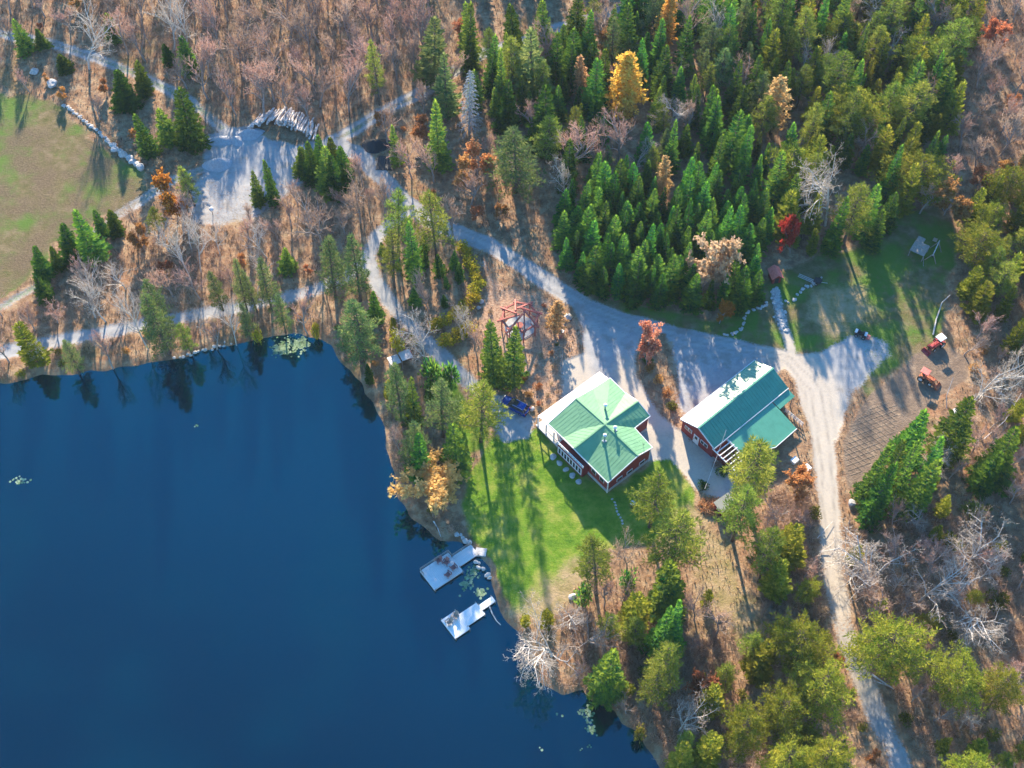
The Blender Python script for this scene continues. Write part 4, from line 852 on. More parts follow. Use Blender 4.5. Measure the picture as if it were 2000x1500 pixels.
# ------------------------------------------------------------------ smaller buildings and yard things
hx, hy = P(1512, 545); hut = empty('spring_house', (hx, hy, 0), math.radians(12), 'tiny hut with bright red gabled roof at the head of the stone rill', 'hut')
MB().box((0, 0, .8), (1.5, 1.9, 1.6)).build('wall', M['redwall'], hut); MB().box((0, -.96, .7), (.7, .05, 1.3)).build('door', M['dark'], hut)
for s in (-1, 1): MB().slab([(s * 1.05, -1.25, 1.5), (0, -1.25, 2.35), (0, 1.25, 2.35), (s * 1.05, 1.25, 1.5)], .08).build('roof_slope', M['redroof'], hut)
MB().add([(-.75, -.97, 1.6), (.75, -.97, 1.6), (0, -.97, 2.2), (-.75, -.90, 1.6), (.75, -.90, 1.6), (0, -.90, 2.2)], [(0, 1, 2), (5, 4, 3), (0, 3, 4, 1), (1, 4, 5, 2), (2, 5, 3, 0)]).build('gable', M['redwall'], hut)
RILL = [(1512, 560), (1516, 580), (1520, 600), (1524, 618), (1530, 636), (1536, 654)]
for k in range(70):
    t = R_.random() * (len(RILL) - 1.001); i = int(t); px = RILL[i][0] + (RILL[i + 1][0] - RILL[i][0]) * (t - i) + R_.gauss(0, 5); py = RILL[i][1] + (RILL[i + 1][1] - RILL[i][1]) * (t - i)
    x, y = P(px, py); rock(x, y, R_.uniform(.35, .7), 'pale stone in the rocky rill running down from the red-roofed hut', 'stones of the rill', 'stone', flat=.55)
for pl, nn, lab, grp, dd in (([(1408, 652), (1430, 652), (1450, 643), (1455, 622), (1463, 610), (1485, 602), (1500, 592)], 26, 'small pale stone in the row edging the clearing left of the rill', 'stone row left of the rill', .5),
                         ([(1532, 590), (1548, 588), (1560, 575), (1572, 563), (1585, 558), (1598, 550), (1605, 540)], 18, 'small pale stone in the row edging the clearing right of the rill', 'stone row right of the rill', .5),
                         ([(122, 205), (140, 217), (160, 232), (180, 248), (205, 270), (215, 280)], 26, 'small grey stone in the upper part of the meadow boulder wall', 'upper meadow wall stones', .7),
                         ([(218, 282), (232, 295), (248, 308), (262, 318), (278, 332)], 9, 'large pale boulder in the lower part of the meadow boulder wall', 'lower meadow wall boulders', 1.35),
                         ([(340, 700), (380, 690), (420, 678), (450, 668)], 16, 'pale stone at the water edge below the left shore road', 'left shore stones', .55),
                         ([(893, 1042), (905, 1050), (918, 1060)], 5, 'grey-blue boulder on the bank just above the larger dock', 'boulders above the larger dock', .65),
                         ([(928, 1098), (938, 1106), (950, 1118), (955, 1130)], 8, 'pale boulder at the water edge between the two docks', 'boulders between the docks', .6)):
    L = [P(*q) for q in pl]
    for k in range(nn):
        t = (k + .5) / nn * (len(L) - 1); i = min(int(t), len(L) - 2); x = L[i][0] + (L[i + 1][0] - L[i][0]) * (t - i); y = L[i][1] + (L[i + 1][1] - L[i][1]) * (t - i)
        rock(x + R_.gauss(0, .15), y + R_.gauss(0, .15), dd * R_.uniform(.7, 1.25), (NTH[k] + ' ' + lab.replace('in the lower part of the meadow boulder wall', 'of the lower meadow wall') + ', from the top') if nn < 10 else lab, grp, 'boulder' if dd > .75 else 'stone', z=-.15 if 'water' in lab else 0)
for px, py, d, lab in ((68, 142, 1.7, 'lone pale boulder at the top left corner of the meadow'), (103, 167, 1.9, 'lone blocky boulder just above the meadow boulder wall'), (1108, 622, 1.6, 'pale angular boulder on the verge right of the red pergola'), (1868, 806, 1.5, 'white boulder in the bushes below the orange tractor'), (1664, 984, 1.3, 'white flat rock on the verge right of the sunny road'),
                       (1040, 800, .8, 'small white rock at the porch corner of the lodge'), (940, 590, 1.0, 'pale rock at the right end of the yellow hedge'), (935, 602, .8, 'smaller pale rock below the rock at the yellow hedge end'), (1118, 1166, 1.0, 'grey stone of the fire ring on the dry grass by the lake')):
    x, y = P(px, py); rock(x, y, d, lab)
# lean-to shelter by the lake
hx, hy = P(783, 712); sh = empty('lake_shelter', (hx, hy, 0), math.radians(25), 'weathered low shelter with pale roof beside the lake under the bare white tree', 'shelter')
MB().slab([(-1.9, -1.0, 2.05), (-.15, -1.0, 2.05), (-.15, 1.0, 1.75), (-1.9, 1.0, 1.75)], .08).build('roof_panel', M['roofpale'], sh); MB().slab([(.05, -1.0, 2.25), (1.9, -1.0, 2.25), (1.9, 1.0, 1.95), (.05, 1.0, 1.95)], .08).build('roof_panel', M['roofpale'], sh)
for xx in (-1.7, 0, 1.7):
    for yy in (-.85, .85): MB().box((xx, yy, .65), (.12, .12, 2.6 if yy < 0 else 2.2)).build('post', M['wood'], sh)
MB().box((0, .85, .8), (3.4, .06, 1.5)).build('back_wall', M['wood'], sh); MB().box((-1.7, 0, .7), (.06, 1.6, 1.3)).build('side_wall', M['white'], sh)
MB().box((1.9, .6, .8), (.5, .8, 1.6)).build('cupboard', M['redwood'], sh)
# wooden platform and swing frame in the clearing
hx, hy = P(1792, 496); pf = empty('play_platform', (hx, hy, 0), math.radians(-33), 'weathered wooden platform with flat brown roof in the grass clearing', 'platform')
for k in range(8): MB().box((0, -1.2 + k * .34, 1.55), (2.6, .32, .06)).build('roof_board', M['wood'], pf)
MB().box((-.6, 2.0, 1.40), (1.3, 1.2, .08)).build('side_roof', M['wood'], pf)
for xx in (-1.2, 1.2):
    for yy in (-1.2, 1.2): MB().box((xx, yy, .75), (.12, .12, 1.5)).build('post', M['wood'], pf)
MB().bar((1.2, -1.2, 1.4), (1.9, -2.0, 0), .10, .06).build('ladder', M['wood'], pf)
hx, hy = P(1822, 500); sw = empty('swing_frame', (hx, hy, 0), math.radians(62), 'grey timber swing frame with slide right of the wooden platform', 'swing')
for xx in (-1.5, 1.5):
    for s in (-1, 1): MB().bar((xx, s * 1.0, 0), (xx, 0, 2.1), .12, .12).build('leg', M['wood'], sw)
MB().bar((-1.9, 0, 2.1), (1.9, 0, 2.1), .14, .14).build('top_beam', M['log'], sw)
for xx in (-.6, .5):
    MB().box((xx, 0, .5), (.5, .2, .05)).build('swing_seat', M['dark'], sw)
    for s in (-.22, .22): MB().tube([(xx + s, 0, .5), (xx + s, 0, 2.1)], .02, 4).build('rope', M['dark'], sw)
MB().slab([(1.9, .4, 1.5), (1.9, 1.1, 1.5), (4.0, 1.1, .2), (4.0, .4, .2)], .06).build('slide', M['steel'], sw)
# boat trailer
hx, hy = P(1578, 549); tr = empty('utility_trailer', (hx, hy, 0), math.radians(-30), 'small grey trailer with long pale rails lying beside the stone row', 'trailer')
for s in (-.3, 0, .3): MB().bar((-1.8, s, .5), (1.4, s, .45), .09, .09).build('rail', M['steel'], tr)
MB().box((1.5, .5, .5), (1.3, 1.1, .12)).build('bed', M['dark'], tr)
for s in (-.2, 1.2): wheel(tr, 1.5, s, .28, .18)
MB().bar((2.1, .5, .45), (3.1, .9, .4), .08, .08).build('drawbar', M['steel'], tr)
# bent pale pole by the clearing and shoreline logs
def log(pts, r, label, name='fallen_log', mat='log', n=7):
    mb = MB(); q = [Vector((*P(a, b_), z)) for a, b_, z in pts]; mb.tube(q, [r * (1 - .5 * i / max(1, len(q) - 1)) for i in range(len(q))], n); o = mb.build(name, M[mat], None, smooth=False); return tag(o, label, 'log')
log([(1822, 655, .15), (1828, 625, .2), (1834, 608, .3), (1838, 595, .5), (1853, 582, .8)], .14, 'long bent pale pole leaning at the edge of the clearing', 'leaning_pole', 'birch')
log([(847, 1020, .3), (855, 1032, .1), (861, 1047, -.3)], .11, 'short white birch log leaning into the water above the larger dock')
log([(956, 1186, .2), (962, 1200, 0), (970, 1212, -.2), (978, 1219, -.3)], .10, 'curved white pole at the bank below the smaller dock')
log([(1702, 1318, .2), (1722, 1332, .25), (1745, 1347, .2)], .14, 'pair of bare grey logs lying beside the lower road'); log([(1706, 1330, .2), (1726, 1338, .25), (1742, 1344, .2)], .10, 'thinner bare log beside the log at the lower road')
log([(1600, 1080, .2), (1618, 1071, .5), (1629, 1060, .4), (1627, 1040, .3)], .07, 'crooked fallen branch reaching across the sunny road', 'fallen_branch'); log([(1596, 1052, .2), (1610, 1038, .5), (1626, 1020, .3)], .06, 'thin straight branch lying above the crooked branch on the road', 'fallen_branch')
log([(1848, 800, .3), (1843, 785, 1.6), (1850, 760, 3.5)], .06, 'thin bare leaning stem below the orange tractor', 'leaning_log'); log([(1920, 860, .3), (1958, 830, 1.2), (1985, 785, 2.5)], .08, 'long leaning bare stem among the brush at the right edge', 'leaning_log')
# ball lamp
x, y = P(416, 420); lp = empty('globe_lamp', (x, y, 0), 0, 'white globe on a short post at the edge of the gravel pad', 'lamp')
MB().tube([(0, 0, 0), (0, 0, 1.2)], .06, 8).build('post', M['dark'], lp); gm = bmesh.new(); bmesh.ops.create_icosphere(gm, subdivisions=3, radius=.42); me = bpy.data.meshes.new('globe'); gm.to_mesh(me); gm.free(); me.materials.append(M['white']); link('globe', me, lp, (0, 0, 1.5))
# gravel heaps
def heap(name, px, py, rx, ry, h, mat, label, cat, seed):
    x, y = P(px, py); r = random.Random(seed); mb = MB(); N, K = 28, 9; vs = [(0, 0, h)]; ph = [r.random() * 6 for _ in range(4)]
    for j in range(1, K + 1):
        for i in range(N):
            a = 2 * math.pi * i / N; q = j / K * (1 + .13 * math.sin(2 * a + ph[0]) + .09 * math.sin(3 * a + ph[1])); z = h * (math.cos(math.pi * min(1, j / K)) * .5 + .5) * (1 + .14 * math.sin(4 * a + ph[2]) * (j / K)) + r.uniform(-.05, .05) * (j < K)
            vs.append((rx * q * math.cos(a), ry * q * math.sin(a), z if j < K else -.08))
    fs = [(0, 1 + i, 1 + (i + 1) % N) for i in range(N)] + [(1 + (j - 1) * N + i, 1 + j * N + i, 1 + j * N + (i + 1) % N, 1 + (j - 1) * N + (i + 1) % N) for j in range(1, K) for i in range(N)]
    mb.add(vs, fs); return tag(mb.build(name, M[mat], None, (x, y, 0), True), label, cat)
heap('gravel_heap', 425, 322, 2.6, 2.0, 1.5, 'gravelpile', 'round grey gravel heap at the lower left of the gravel pad', 'heap', 1)
heap('gravel_heap', 487, 262, 3.0, 1.6, 1.1, 'gravelpile', 'long blue-grey gravel heap at the foot of the log pile', 'heap', 2); heap('gravel_heap', 430, 275, 2.6, 1.6, .7, 'gravelpile', 'low flattened gravel heap at the top left of the gravel pad', 'heap', 3)
heap('gravel_heap', 462, 275, 1.6, 1.4, .8, 'gravelpile', 'small gravel heap between the two upper heaps of the pad', 'heap', 5)
heap('covered_heap', 735, 284, 2.6, 2.3, 1.3, 'tarp', 'black sheeting heap beside the road bend', 'heap', 4)
x, y = P(752, 318); o = MB().slab([(-1.6, -1.7, .10), (1.5, -1.9, .10), (1.3, 1.6, .12), (-1.5, 1.6, .12)], .1).build('dark_sheet', M['tarp'], None, (x, y, 0)); tag(o, 'dark ribbed sheet lying below the black heap', 'sheet')
for k in range(7): MB().box((-1.35 + k * .43, -.1, .14), (.14, 3.2, .07)).build('rib', M['dark'], o)
# leafy brush pile by the shed
x, y = P(1388, 990)
bp_ = empty('brush_pile', (x, y, 0), 0, 'orange-brown heap of cut branches beside the small shed', 'brush pile'); mbp = MB()
for k in range(260):
    a = R_.random() * 6.28; q = 1.7 * R_.random() ** .6; z = .9 * (1 - q / 1.9) * R_.random() + .1; d = Vector((R_.gauss(0, 1), R_.gauss(0, 1), R_.gauss(.2, .35))).normalized(); p = Vector((q * math.cos(a), q * math.sin(a), z)); mbp.tube([p - d * .5, p + d * .5], [.05, .02], 4, False, R_.random())
mbp.build('branches', M['peach'], bp_)
# log pile: every log on its own
lm = []
for s in range(4):
    mb = MB(); mb.tube([(-2.3, 0, 0), (-.8, .04 * s, .03), (.8, -.05, .02 * s), (2.3, 0, 0)], [.19, .18, .165, .14], 8); lm.append(mb.mesh('log', M['log']))
for k in range(74):
    t = R_.random() if k > 40 else k / 40; px = 500 + t * 118 + R_.gauss(0, 2); py = 240 + 22 * t - 16 * math.sin(math.pi * t); x, y = P(px, py); lay = R_.random() * (.5 + math.sin(math.pi * t))
    o = link('log', lm[k % 4]); o.location = (x, y, .25 + lay * .95); o.rotation_euler = (0, R_.uniform(.10, .24), math.radians(62 + 28 * t + R_.gauss(0, 7))); o.scale = (R_.uniform(.75, 1.15), R_.uniform(.75, 1.2), R_.uniform(.75, 1.2)); tag(o, 'pale peeled log in the long pile above the gravel pad', 'log', 'logs in the pile')
# raised trellis and bench beside the lodge drive
x, y = P(1097, 655); bn = empty('garden_bench', (x, y, 0), math.radians(70), 'red garden bench with white cushion left of the lodge drive', 'bench')
for k in range(4): MB().box((0, -.2 + k * .14, .45), (1.5, .11, .04)).build('seat_slat', M['redwood'], bn)
for z in (.65, .85): MB().box((0, .30, z), (1.5, .05, .13)).build('back_slat', M['redwood'], bn)
for s in (-.65, .65): MB().box((s, 0, .22), (.08, .5, .44)).build('leg', M['redwood'], bn); MB().box((s, .30, .65), (.07, .06, .6)).build('back_post', M['redwood'], bn)
MB().box((.45, .02, .54), (.6, .48, .14)).build('cushion', M['white'], bn, bevel=.04)
x, y = P(1097, 715); ty_ = empty('garden_trellis', (x, y, 0), math.radians(82), 'tall thin wooden trellis frame in the border beside the lodge drive', 'trellis')
for s in (-1.6, 0, 1.6): MB().box((s, 0, 1.1), (.08, .08, 2.2)).build('post', M['wood'], ty_)
for z in (.5, 1.0, 1.5, 2.1): MB().box((0, .05, z), (3.3, .05, .06)).build('lath', M['wood'], ty_)
# lath grid of the garden
gl_ = empty('garden_lath_grid', (*P(1700, 850), .03), 0, 'pale crossed laths laid in a grid over the tan garden soil', 'garden grid')
o0 = Vector((*P(1700, 850), 0))
for fam, ang in ((0, 22), (1, -48)):
    for k in range(-7, 8):
        a = math.radians(ang); d = Vector((math.cos(a), math.sin(a), 0)); nrm = Vector((-d.y, d.x, 0)); p = nrm * (k * .85); ts = np.linspace(-9, 9, 60); q = np.array([[o0.x + p.x + d.x * t, o0.y + p.y + d.y * t] for t in ts])
        ins = sd_poly(q[:, 0], q[:, 1], PP([(1645, 880), (1672, 815), (1720, 780), (1760, 790), (1748, 845), (1700, 905), (1660, 945)])) > .1
        if ins.sum() > 3:
            tt = ts[ins]; MB().bar(p + d * float(tt.min()), p + d * float(tt.max()), .05, .02).build('lath', M['lath'], gl_, (0, 0, .005 + .05 * fam))
# lily pads
def lilies(blobs, name_label, n):
    mb = MB()
    for k in range(n):
        px, py, sx_, sy_ = blobs[R_.randrange(len(blobs))]; x, y = P(R_.gauss(px, sx_), R_.gauss(py, sy_)); r = R_.uniform(.10, .22); a0 = R_.random() * 6.28
        if land_sd(np.array([x]), np.array([y]))[0] > -.15: continue
        mb.add([(x, y, WATER_Z + .012 + .0004 * (k % 20))] + [(x + r * math.cos(a0 + j * .75), y + r * math.sin(a0 + j * .75), WATER_Z + .012 + .0004 * (k % 20)) for j in range(9)], [(0, j, j + 1) for j in range(1, 9)], R_.random())
    o = mb.build('lily_pads', M['lily']); return tag(o, name_label, 'lily pads', kind='stuff')
lilies([(565, 672, 16, 8), (548, 680, 8, 5), (588, 668, 6, 5)], 'dense patch of pale lily pads under the left shore', 420); lilies([(918, 1128, 7, 8), (926, 1112, 6, 5), (938, 1155, 6, 4), (910, 1140, 5, 6)], 'scattered lily pads between the two docks', 170)
lilies([(1150, 1395, 4, 10), (1142, 1388, 5, 3), (1155, 1425, 5, 4)], 'thin drift of lily pads by the lower shore', 70); lilies([(30, 937, 8, 4), (42, 936, 5, 4)], 'small far patch of lily pads at the left edge of the lake', 26)
lilies([(1093, 1394, 6, 2), (1054, 1463, 5, 6), (382, 830, 2, 1), (1145, 1460, 8, 4)], 'few stray lily pads floating off the lower shore', 14)

# ------------------------------------------------------------------ trees one can point at: kind, top x, top y, foot row, crown width (pixels), label
G1 = 'spruces along the upper left track'; G2 = 'spruces at the meadow corner'; G3 = 'spruces between the gravel pad and the road'; G4 = 'spruces below the orange tractor'
HAND = [
 ('spruce', 225, 138, 208, 52, 'leftmost spruce of two below the bend of the upper left track', G1), ('spruce', 265, 120, 182, 45, 'spruce touching the upper left track, right of its pair', G1), ('spruce', 345, 172, 285, 60, 'tallest dark spruce of the trio right of the boulder wall', G1),
 ('spruce', 312, 210, 275, 50, 'middle spruce of the trio right of the boulder wall', G1), ('spruce', 270, 222, 300, 46, 'lowest spruce of the trio, nearest the boulder wall', G1), ('spruce', 208, 28, 78, 36, 'small lone spruce above the upper left track', G1),
 ('spruce', 322, 86, 124, 34, 'smaller left spruce under the tall bare birch top left', G1), ('spruce', 357, 74, 138, 42, 'larger right spruce under the tall bare birch top left', G1), ('spruce', 28, 38, 100, 40, 'spruce at the far upper left corner', G1), ('spruce', 118, 106, 138, 36, 'low round spruce beside the lone birch trunk top left', G1), ('spruce', 72, 58, 92, 30, 'small spruce on the far left end of the track', G1),
 ('spruce', 150, 412, 505, 60, 'largest dark spruce at the lower corner of the meadow', G2), ('spruce', 120, 445, 505, 45, 'spruce left of the largest one at the meadow corner', G2), ('spruce', 185, 412, 458, 34, 'small left spruce of the pair above the meadow corner', G2), ('spruce', 212, 412, 455, 38, 'small right spruce of the pair above the meadow corner', G2), ('spruce', 60, 480, 542, 40, 'leftmost spruce on the lower edge of the meadow', G2), ('spruce', 98, 482, 525, 36, 'second spruce on the lower edge of the meadow', G2), ('spruce', 72, 540, 585, 36, 'spruce standing right over the meadow track', G2),
 ('spruce', 492, 336, 398, 30, 'narrow left spruce of the pair on the gravel pad', G3), ('spruce', 518, 312, 395, 34, 'taller right spruce of the pair on the gravel pad', G3), ('spruce', 553, 484, 527, 36, 'lone small dark spruce on the leafy slope above the shore road', None),
 ('spruce', 726, 572, 628, 36, 'small bright spruce at the lake end of the drive', None), ('spruce', 962, 628, 742, 50, 'left spruce of the tall pair above the blue car', None), ('spruce', 1000, 632, 755, 58, 'right spruce of the tall pair above the blue car', None),
 ('spruce', 912, 12, 135, 52, 'tall dark spruce left of the upper road', None), ('spruce', 850, 205, 338, 54, 'bright green spruce left of the dead grey spruce', None), ('spruce', 990, 160, 252, 58, 'yellow-green spruce right of the dead grey spruce', None), ('spruce', 1065, 165, 290, 68, 'broad dark spruce above the big pale pine', None),
 ('spruce', 885, 826, 910, 66, 'green spruce left of the lawn above the golden larch', None), ('spruce', 1195, 1270, 1352, 84, 'round dark spruce on the bank below the big bare tree', None), ('spruce', 1305, 1180, 1272, 56, 'left of two dark spruces with pale tips below the lawn', None), ('spruce', 1332, 1188, 1284, 48, 'right of two dark spruces with pale tips below the lawn', None),
 ('young_shrub', 845, 705, 758, 54, 'dense dark green bush left of the drive below the shelter', None), ('young_shrub', 868, 712, 766, 52, 'dense dark green bush touching the drive below the shelter', None),
 ('thinspruce', 835, 45, 205, 80, 'tall grey-green spruce left of the dead spruce', None), ('thinspruce', 866, 110, 235, 60, 'thin grey-green spruce leaning on the tall one left of the dead spruce', None), ('thinspruce', 1040, 68, 208, 84, 'tall pale spruce right of the broken snag', None), ('pine', 727, 80, 205, 50, 'lone pale pine among the bare trunks left of the upper road', None),
 ('palepine', 290, 585, 722, 78, 'large blue-green pine leaning over the left shore', None), ('palepine', 285, 545, 645, 52, 'pine just above the large leaning pine on the left shore', None), ('palepine', 412, 528, 606, 46, 'first pine in the row above the shore road', None), ('palepine', 455, 508, 606, 46, 'second pine in the row above the shore road', None), ('palepine', 480, 525, 610, 36, 'narrow third pine in the row above the shore road', None), ('palepine', 506, 505, 606, 52, 'fourth and tallest pine in the row above the shore road', None),
 ('cedar', 40, 640, 722, 54, 'dark cedar on the far left bank beside the shore road', None), ('palepine', 637, 472, 615, 76, 'tall pale pine left of the pair at the head of the bay', None), ('palepine', 688, 485, 612, 68, 'right pine of the pair at the head of the bay', None), ('palepine', 688, 592, 775, 104, 'huge blue-green pine overhanging the bay', None),
 ('pine', 766, 388, 575, 70, 'tall pine at the fork of the drive, left of its twin', None), ('pine', 845, 395, 545, 82, 'tall pine beside the main road bend, right of its twin', None), ('pine', 757, 450, 562, 56, 'lower pine hugging the fork of the drive', None), ('spruce', 800, 440, 540, 36, 'narrow dark spruce between the twin tall pines', None),
 ('palepine', 775, 725, 855, 66, 'slim pale pine on the bank below the shelter', None), ('palepine', 858, 755, 876, 70, 'pale pine right of the slim pine above the lawn', None), ('pine', 935, 757, 903, 90, 'broad sunlit pine at the top of the lawn beside the parking', None), ('palepine', 798, 828, 918, 70, 'bushy pine at the water edge above the golden larch', None), ('spruce', 800, 745, 830, 40, 'dark narrow spruce behind the slim pine on the bank', None), ('young', 815, 850, 930, 60, 'dark young spruce behind the bushy bank pine', None),
 ('pine', 357, 322, 402, 46, 'round green pine beside the orange maple at the gravel pad', None), ('pine', 292, 405, 458, 42, 'pale pine below the orange maple', None), ('palepine', 1006, 250, 425, 118, 'large frosty light green pine above the road bend', None),
 ('pine', 1288, 928, 1052, 92, 'sunlit tan-green pine at the right edge of the lawn', None), ('pine', 1330, 1003, 1135, 118, 'three-stemmed bright pine below the sunlit pine', None), ('pine', 1175, 1055, 1178, 94, 'pale sparse pine at the lower edge of the lawn', None), ('pine', 1490, 862, 1088, 118, 'very tall pine in front of the garage lean-to', None), ('pine', 1462, 955, 1100, 96, 'tall pine directly below the small shed', None), ('spruce', 1320, 1105, 1195, 92, 'dark bushy spruce under the three-stemmed pine', None),
 ('pine', 1515, 1045, 1155, 74, 'green pine left of the sunny road', None), ('cedar', 1563, 1030, 1140, 60, 'bright cedar touching the left side of the sunny road', None), ('cedar', 1535, 1100, 1185, 60, 'shaded cedar between the pine and the sunny road', None), ('cedar', 1245, 1158, 1245, 66, 'round green cedar left of the two pale-tipped spruces', None), ('young_shrub', 1230, 1118, 1150, 44, 'bright green bush on the dry grass below the lawn', None), ('young_shrub', 1145, 1150, 1182, 44, 'small dark green bush beside the fire ring', None),
 ('pine', 1310, 1262, 1408, 92, 'yellow-green pine on the lower bank', None), ('pine', 1290, 1310, 1420, 70, 'shaded pine left of the yellow-green pine on the lower bank', None), ('olivepine', 1590, 1198, 1335, 140, 'large green pine left of the lower road, uppermost of the clump', None), ('olivepine', 1632, 1285, 1425, 150, 'large green pine touching the lower road', None), ('olivepine', 1555, 1335, 1455, 130, 'large green pine in the middle of the lower clump', None),
 ('cedar', 1498, 1255, 1355, 66, 'narrow cedar above the lower pine clump', None), ('olivepine', 1480, 1375, 1490, 120, 'pale green pine at the left of the lower clump', None), ('olivepine', 1570, 1435, 1545, 130, 'green pine cut by the bottom edge of the photo', None), ('olivepine', 1650, 1440, 1560, 120, 'green pine in the bottom edge right of its neighbour', None), ('cedar', 1400, 1340, 1402, 52, 'small bright cedar beside the orange bush near the bottom', None), ('olivepine', 1785, 1192, 1340, 185, 'great round olive pine right of the lower road', None), ('olivepine', 1920, 1272, 1395, 135, 'round green pine right of the great olive pine', None),
 ('olivepine', 1995, 1310, 1410, 100, 'olive pine cut by the right edge near the bottom', None), ('olivepine', 1930, 1465, 1560, 110, 'olive pine in the bottom right corner', None), ('cedar', 1395, 1435, 1505, 64, 'green cedar at the bottom edge left of the pine clump', None), ('shrub', 1250, 1418, 1440, 30, 'yellow bush on the bank at the bottom of the lake', None), ('cedar', 1340, 1450, 1500, 56, 'round mossy cedar at the bottom edge above the lake', None),
 ('spruce', 1813, 797, 930, 66, 'tallest sunlit spruce below the orange tractor', G4), ('spruce', 1733, 870, 978, 46, 'leftmost pointed spruce of the group below the garden', G4), ('spruce', 1765, 880, 990, 44, 'second pointed spruce of the group below the garden', G4), ('spruce', 1795, 872, 992, 46, 'third pointed spruce of the group below the garden', G4), ('spruce', 1850, 870, 1005, 50, 'rightmost pointed spruce of the group below the garden', G4), ('spruce', 1744, 910, 1015, 54, 'front left spruce of the group below the garden', G4), ('spruce', 1819, 902, 1050, 70, 'broad front spruce of the group below the garden', G4), ('spruce', 1901, 780, 892, 70, 'lone bright spruce right of the group below the garden', G4), ('spruce', 1985, 848, 935, 76, 'spruce cut by the right edge below the brush', None), ('spruce', 1955, 880, 950, 60, 'spruce just left of the one cut by the right edge', None),
 ('gold', 1305, -10, 105, 48, 'narrow golden larch at the top edge', None), ('gold', 1230, 106, 228, 84, 'broad golden larch in the middle of the spruces', None), ('peach', 1140, 112, 200, 40, 'thin peach larch left of the broad golden larch', None), ('goldround', 812, 880, 1005, 122, 'golden larch leaning over the lake beside the lawn', None), ('peach', 1305, 305, 390, 42, 'pointed tan larch among the dark spruces', None), ('peach', 1530, 150, 262, 74, 'broad peach larch in the upper right wood', None),
 ('orange', 320, 338, 425, 66, 'bright orange maple left of the gravel pad', None), ('red', 1565, 416, 494, 46, 'scarlet maple on the edge of the spruce wood', None), ('dullred', 1275, 632, 712, 58, 'pink-red maple on the island in the gravel yard', None), ('orange', 1415, 586, 632, 38, 'small orange maple on the verge below the young spruces', None), ('pinktan', 1392, 462, 580, 100, 'pink-tan beech rising from the young spruces', None), ('copper', 1388, 1322, 1366, 60, 'copper bush among the pines near the bottom', None),
 ('copper', 930, 280, 352, 60, 'copper tree below the dead grey spruce', None), ('copper', 905, 310, 375, 50, 'small copper tree left of the frosty pine', None), ('copper', 1875, 345, 440, 90, 'golden brown tree at the top of the grass clearing', None), ('peach', 1085, 588, 648, 50, 'tan bushy tree right of the red pergola', None), ('copper', 1575, 912, 970, 66, 'yellow bushy tree right of the garage lean-to', None), ('copper', 265, 440, 490, 44, 'copper sapling below the orange maple', None), ('copper', 1185, 60, 120, 44, 'pinkish beech beside the upper road', None),
 ('paletree', 1655, 298, 440, 150, 'great white-limbed bare tree above the grass clearing', None), ('paletree', 1108, 294, 392, 62, 'pale bare tree right of the frosty pine', None), ('paletree', 1245, 280, 345, 60, 'grey bare tree in the gap among the spruces', None), ('paletree', 1325, 172, 250, 96, 'pale bare crown right of the broad golden larch', None), ('bare', 880, 376, 462, 66, 'bare tree beside the main road bend', None), ('paletree', 905, 578, 658, 54, 'small white bare tree at the yellow hedge', None), ('paletree', 822, 622, 716, 100, 'white bare tree spreading over the lake shelter', None), ('bare', 930, 640, 702, 50, 'grey bare shrubby tree left of the spruce pair', None), ('birch', 128, 5, 135, 96, 'tall white birch above the meadow, top left', None), ('birch', 330, -25, 102, 84, 'tall double birch above the upper left track', None), ('birch', 305, -30, 98, 70, 'second stem group of the tall birch above the track', None),
 ('birch', 1392, -5, 115, 56, 'white birch at the top edge right of the narrow larch', None), ('birch', 1705, -12, 75, 96, 'white birch crown at the top right', None), ('birch', 1742, 58, 125, 84, 'spreading birch below the top right birch', None), ('birch', 1572, 78, 160, 40, 'slim leaning birch in the upper right wood', None), ('birch', 1618, 64, 145, 44, 'white broken birch right of the slim leaning one', None),
 ('birch', 160, 520, 628, 66, 'leaning birch below the meadow spruces', None), ('birch', 135, 505, 620, 64, 'bare birch left of the leaning birch', None), ('birch', 222, 505, 565, 62, 'small birch right of the leaning birch', None), ('birch', 240, 558, 682, 64, 'birch above the large leaning pine', None), ('birch', 335, 430, 556, 64, 'birch on the slope below the orange maple', None), ('birch', 360, 430, 565, 54, 'twin birch right of the slope birch', None), ('birch', 430, 570, 672, 50, 'white birch leaning over the left shore', None), ('birch', 370, 590, 655, 44, 'thin birch standing at the shore road', None), ('birch', 70, 660, 706, 40, 'short pale birch on the far left bank', None),
 ('paletree', 1085, 1185, 1330, 160, 'big silver bare tree spreading over the lower shore', None), ('paletree', 1125, 1148, 1255, 96, 'silver bare tree above the big one on the lower shore', None), ('paletree', 1950, 690, 800, 130, 'pale bare tree at the right edge below the tractors', None), ('paletree', 1350, 1350, 1412, 116, 'bare star-shaped tree in the shade near the bottom', None), ('paletree', 1755, 1050, 1185, 170, 'large silver bare tree right of the sunny road', None), ('paletree', 1700, 1055, 1155, 120, 'silver bare tree touching the right side of the sunny road', None), ('paletree', 1850, 1085, 1190, 140, 'silver bare tree in the middle of the right wood', None), ('paletree', 1940, 1015, 1120, 140, 'silver bare tree high on the right edge', None), ('paletree', 1955, 1120, 1230, 150, 'silver bare tree low on the right edge', None),
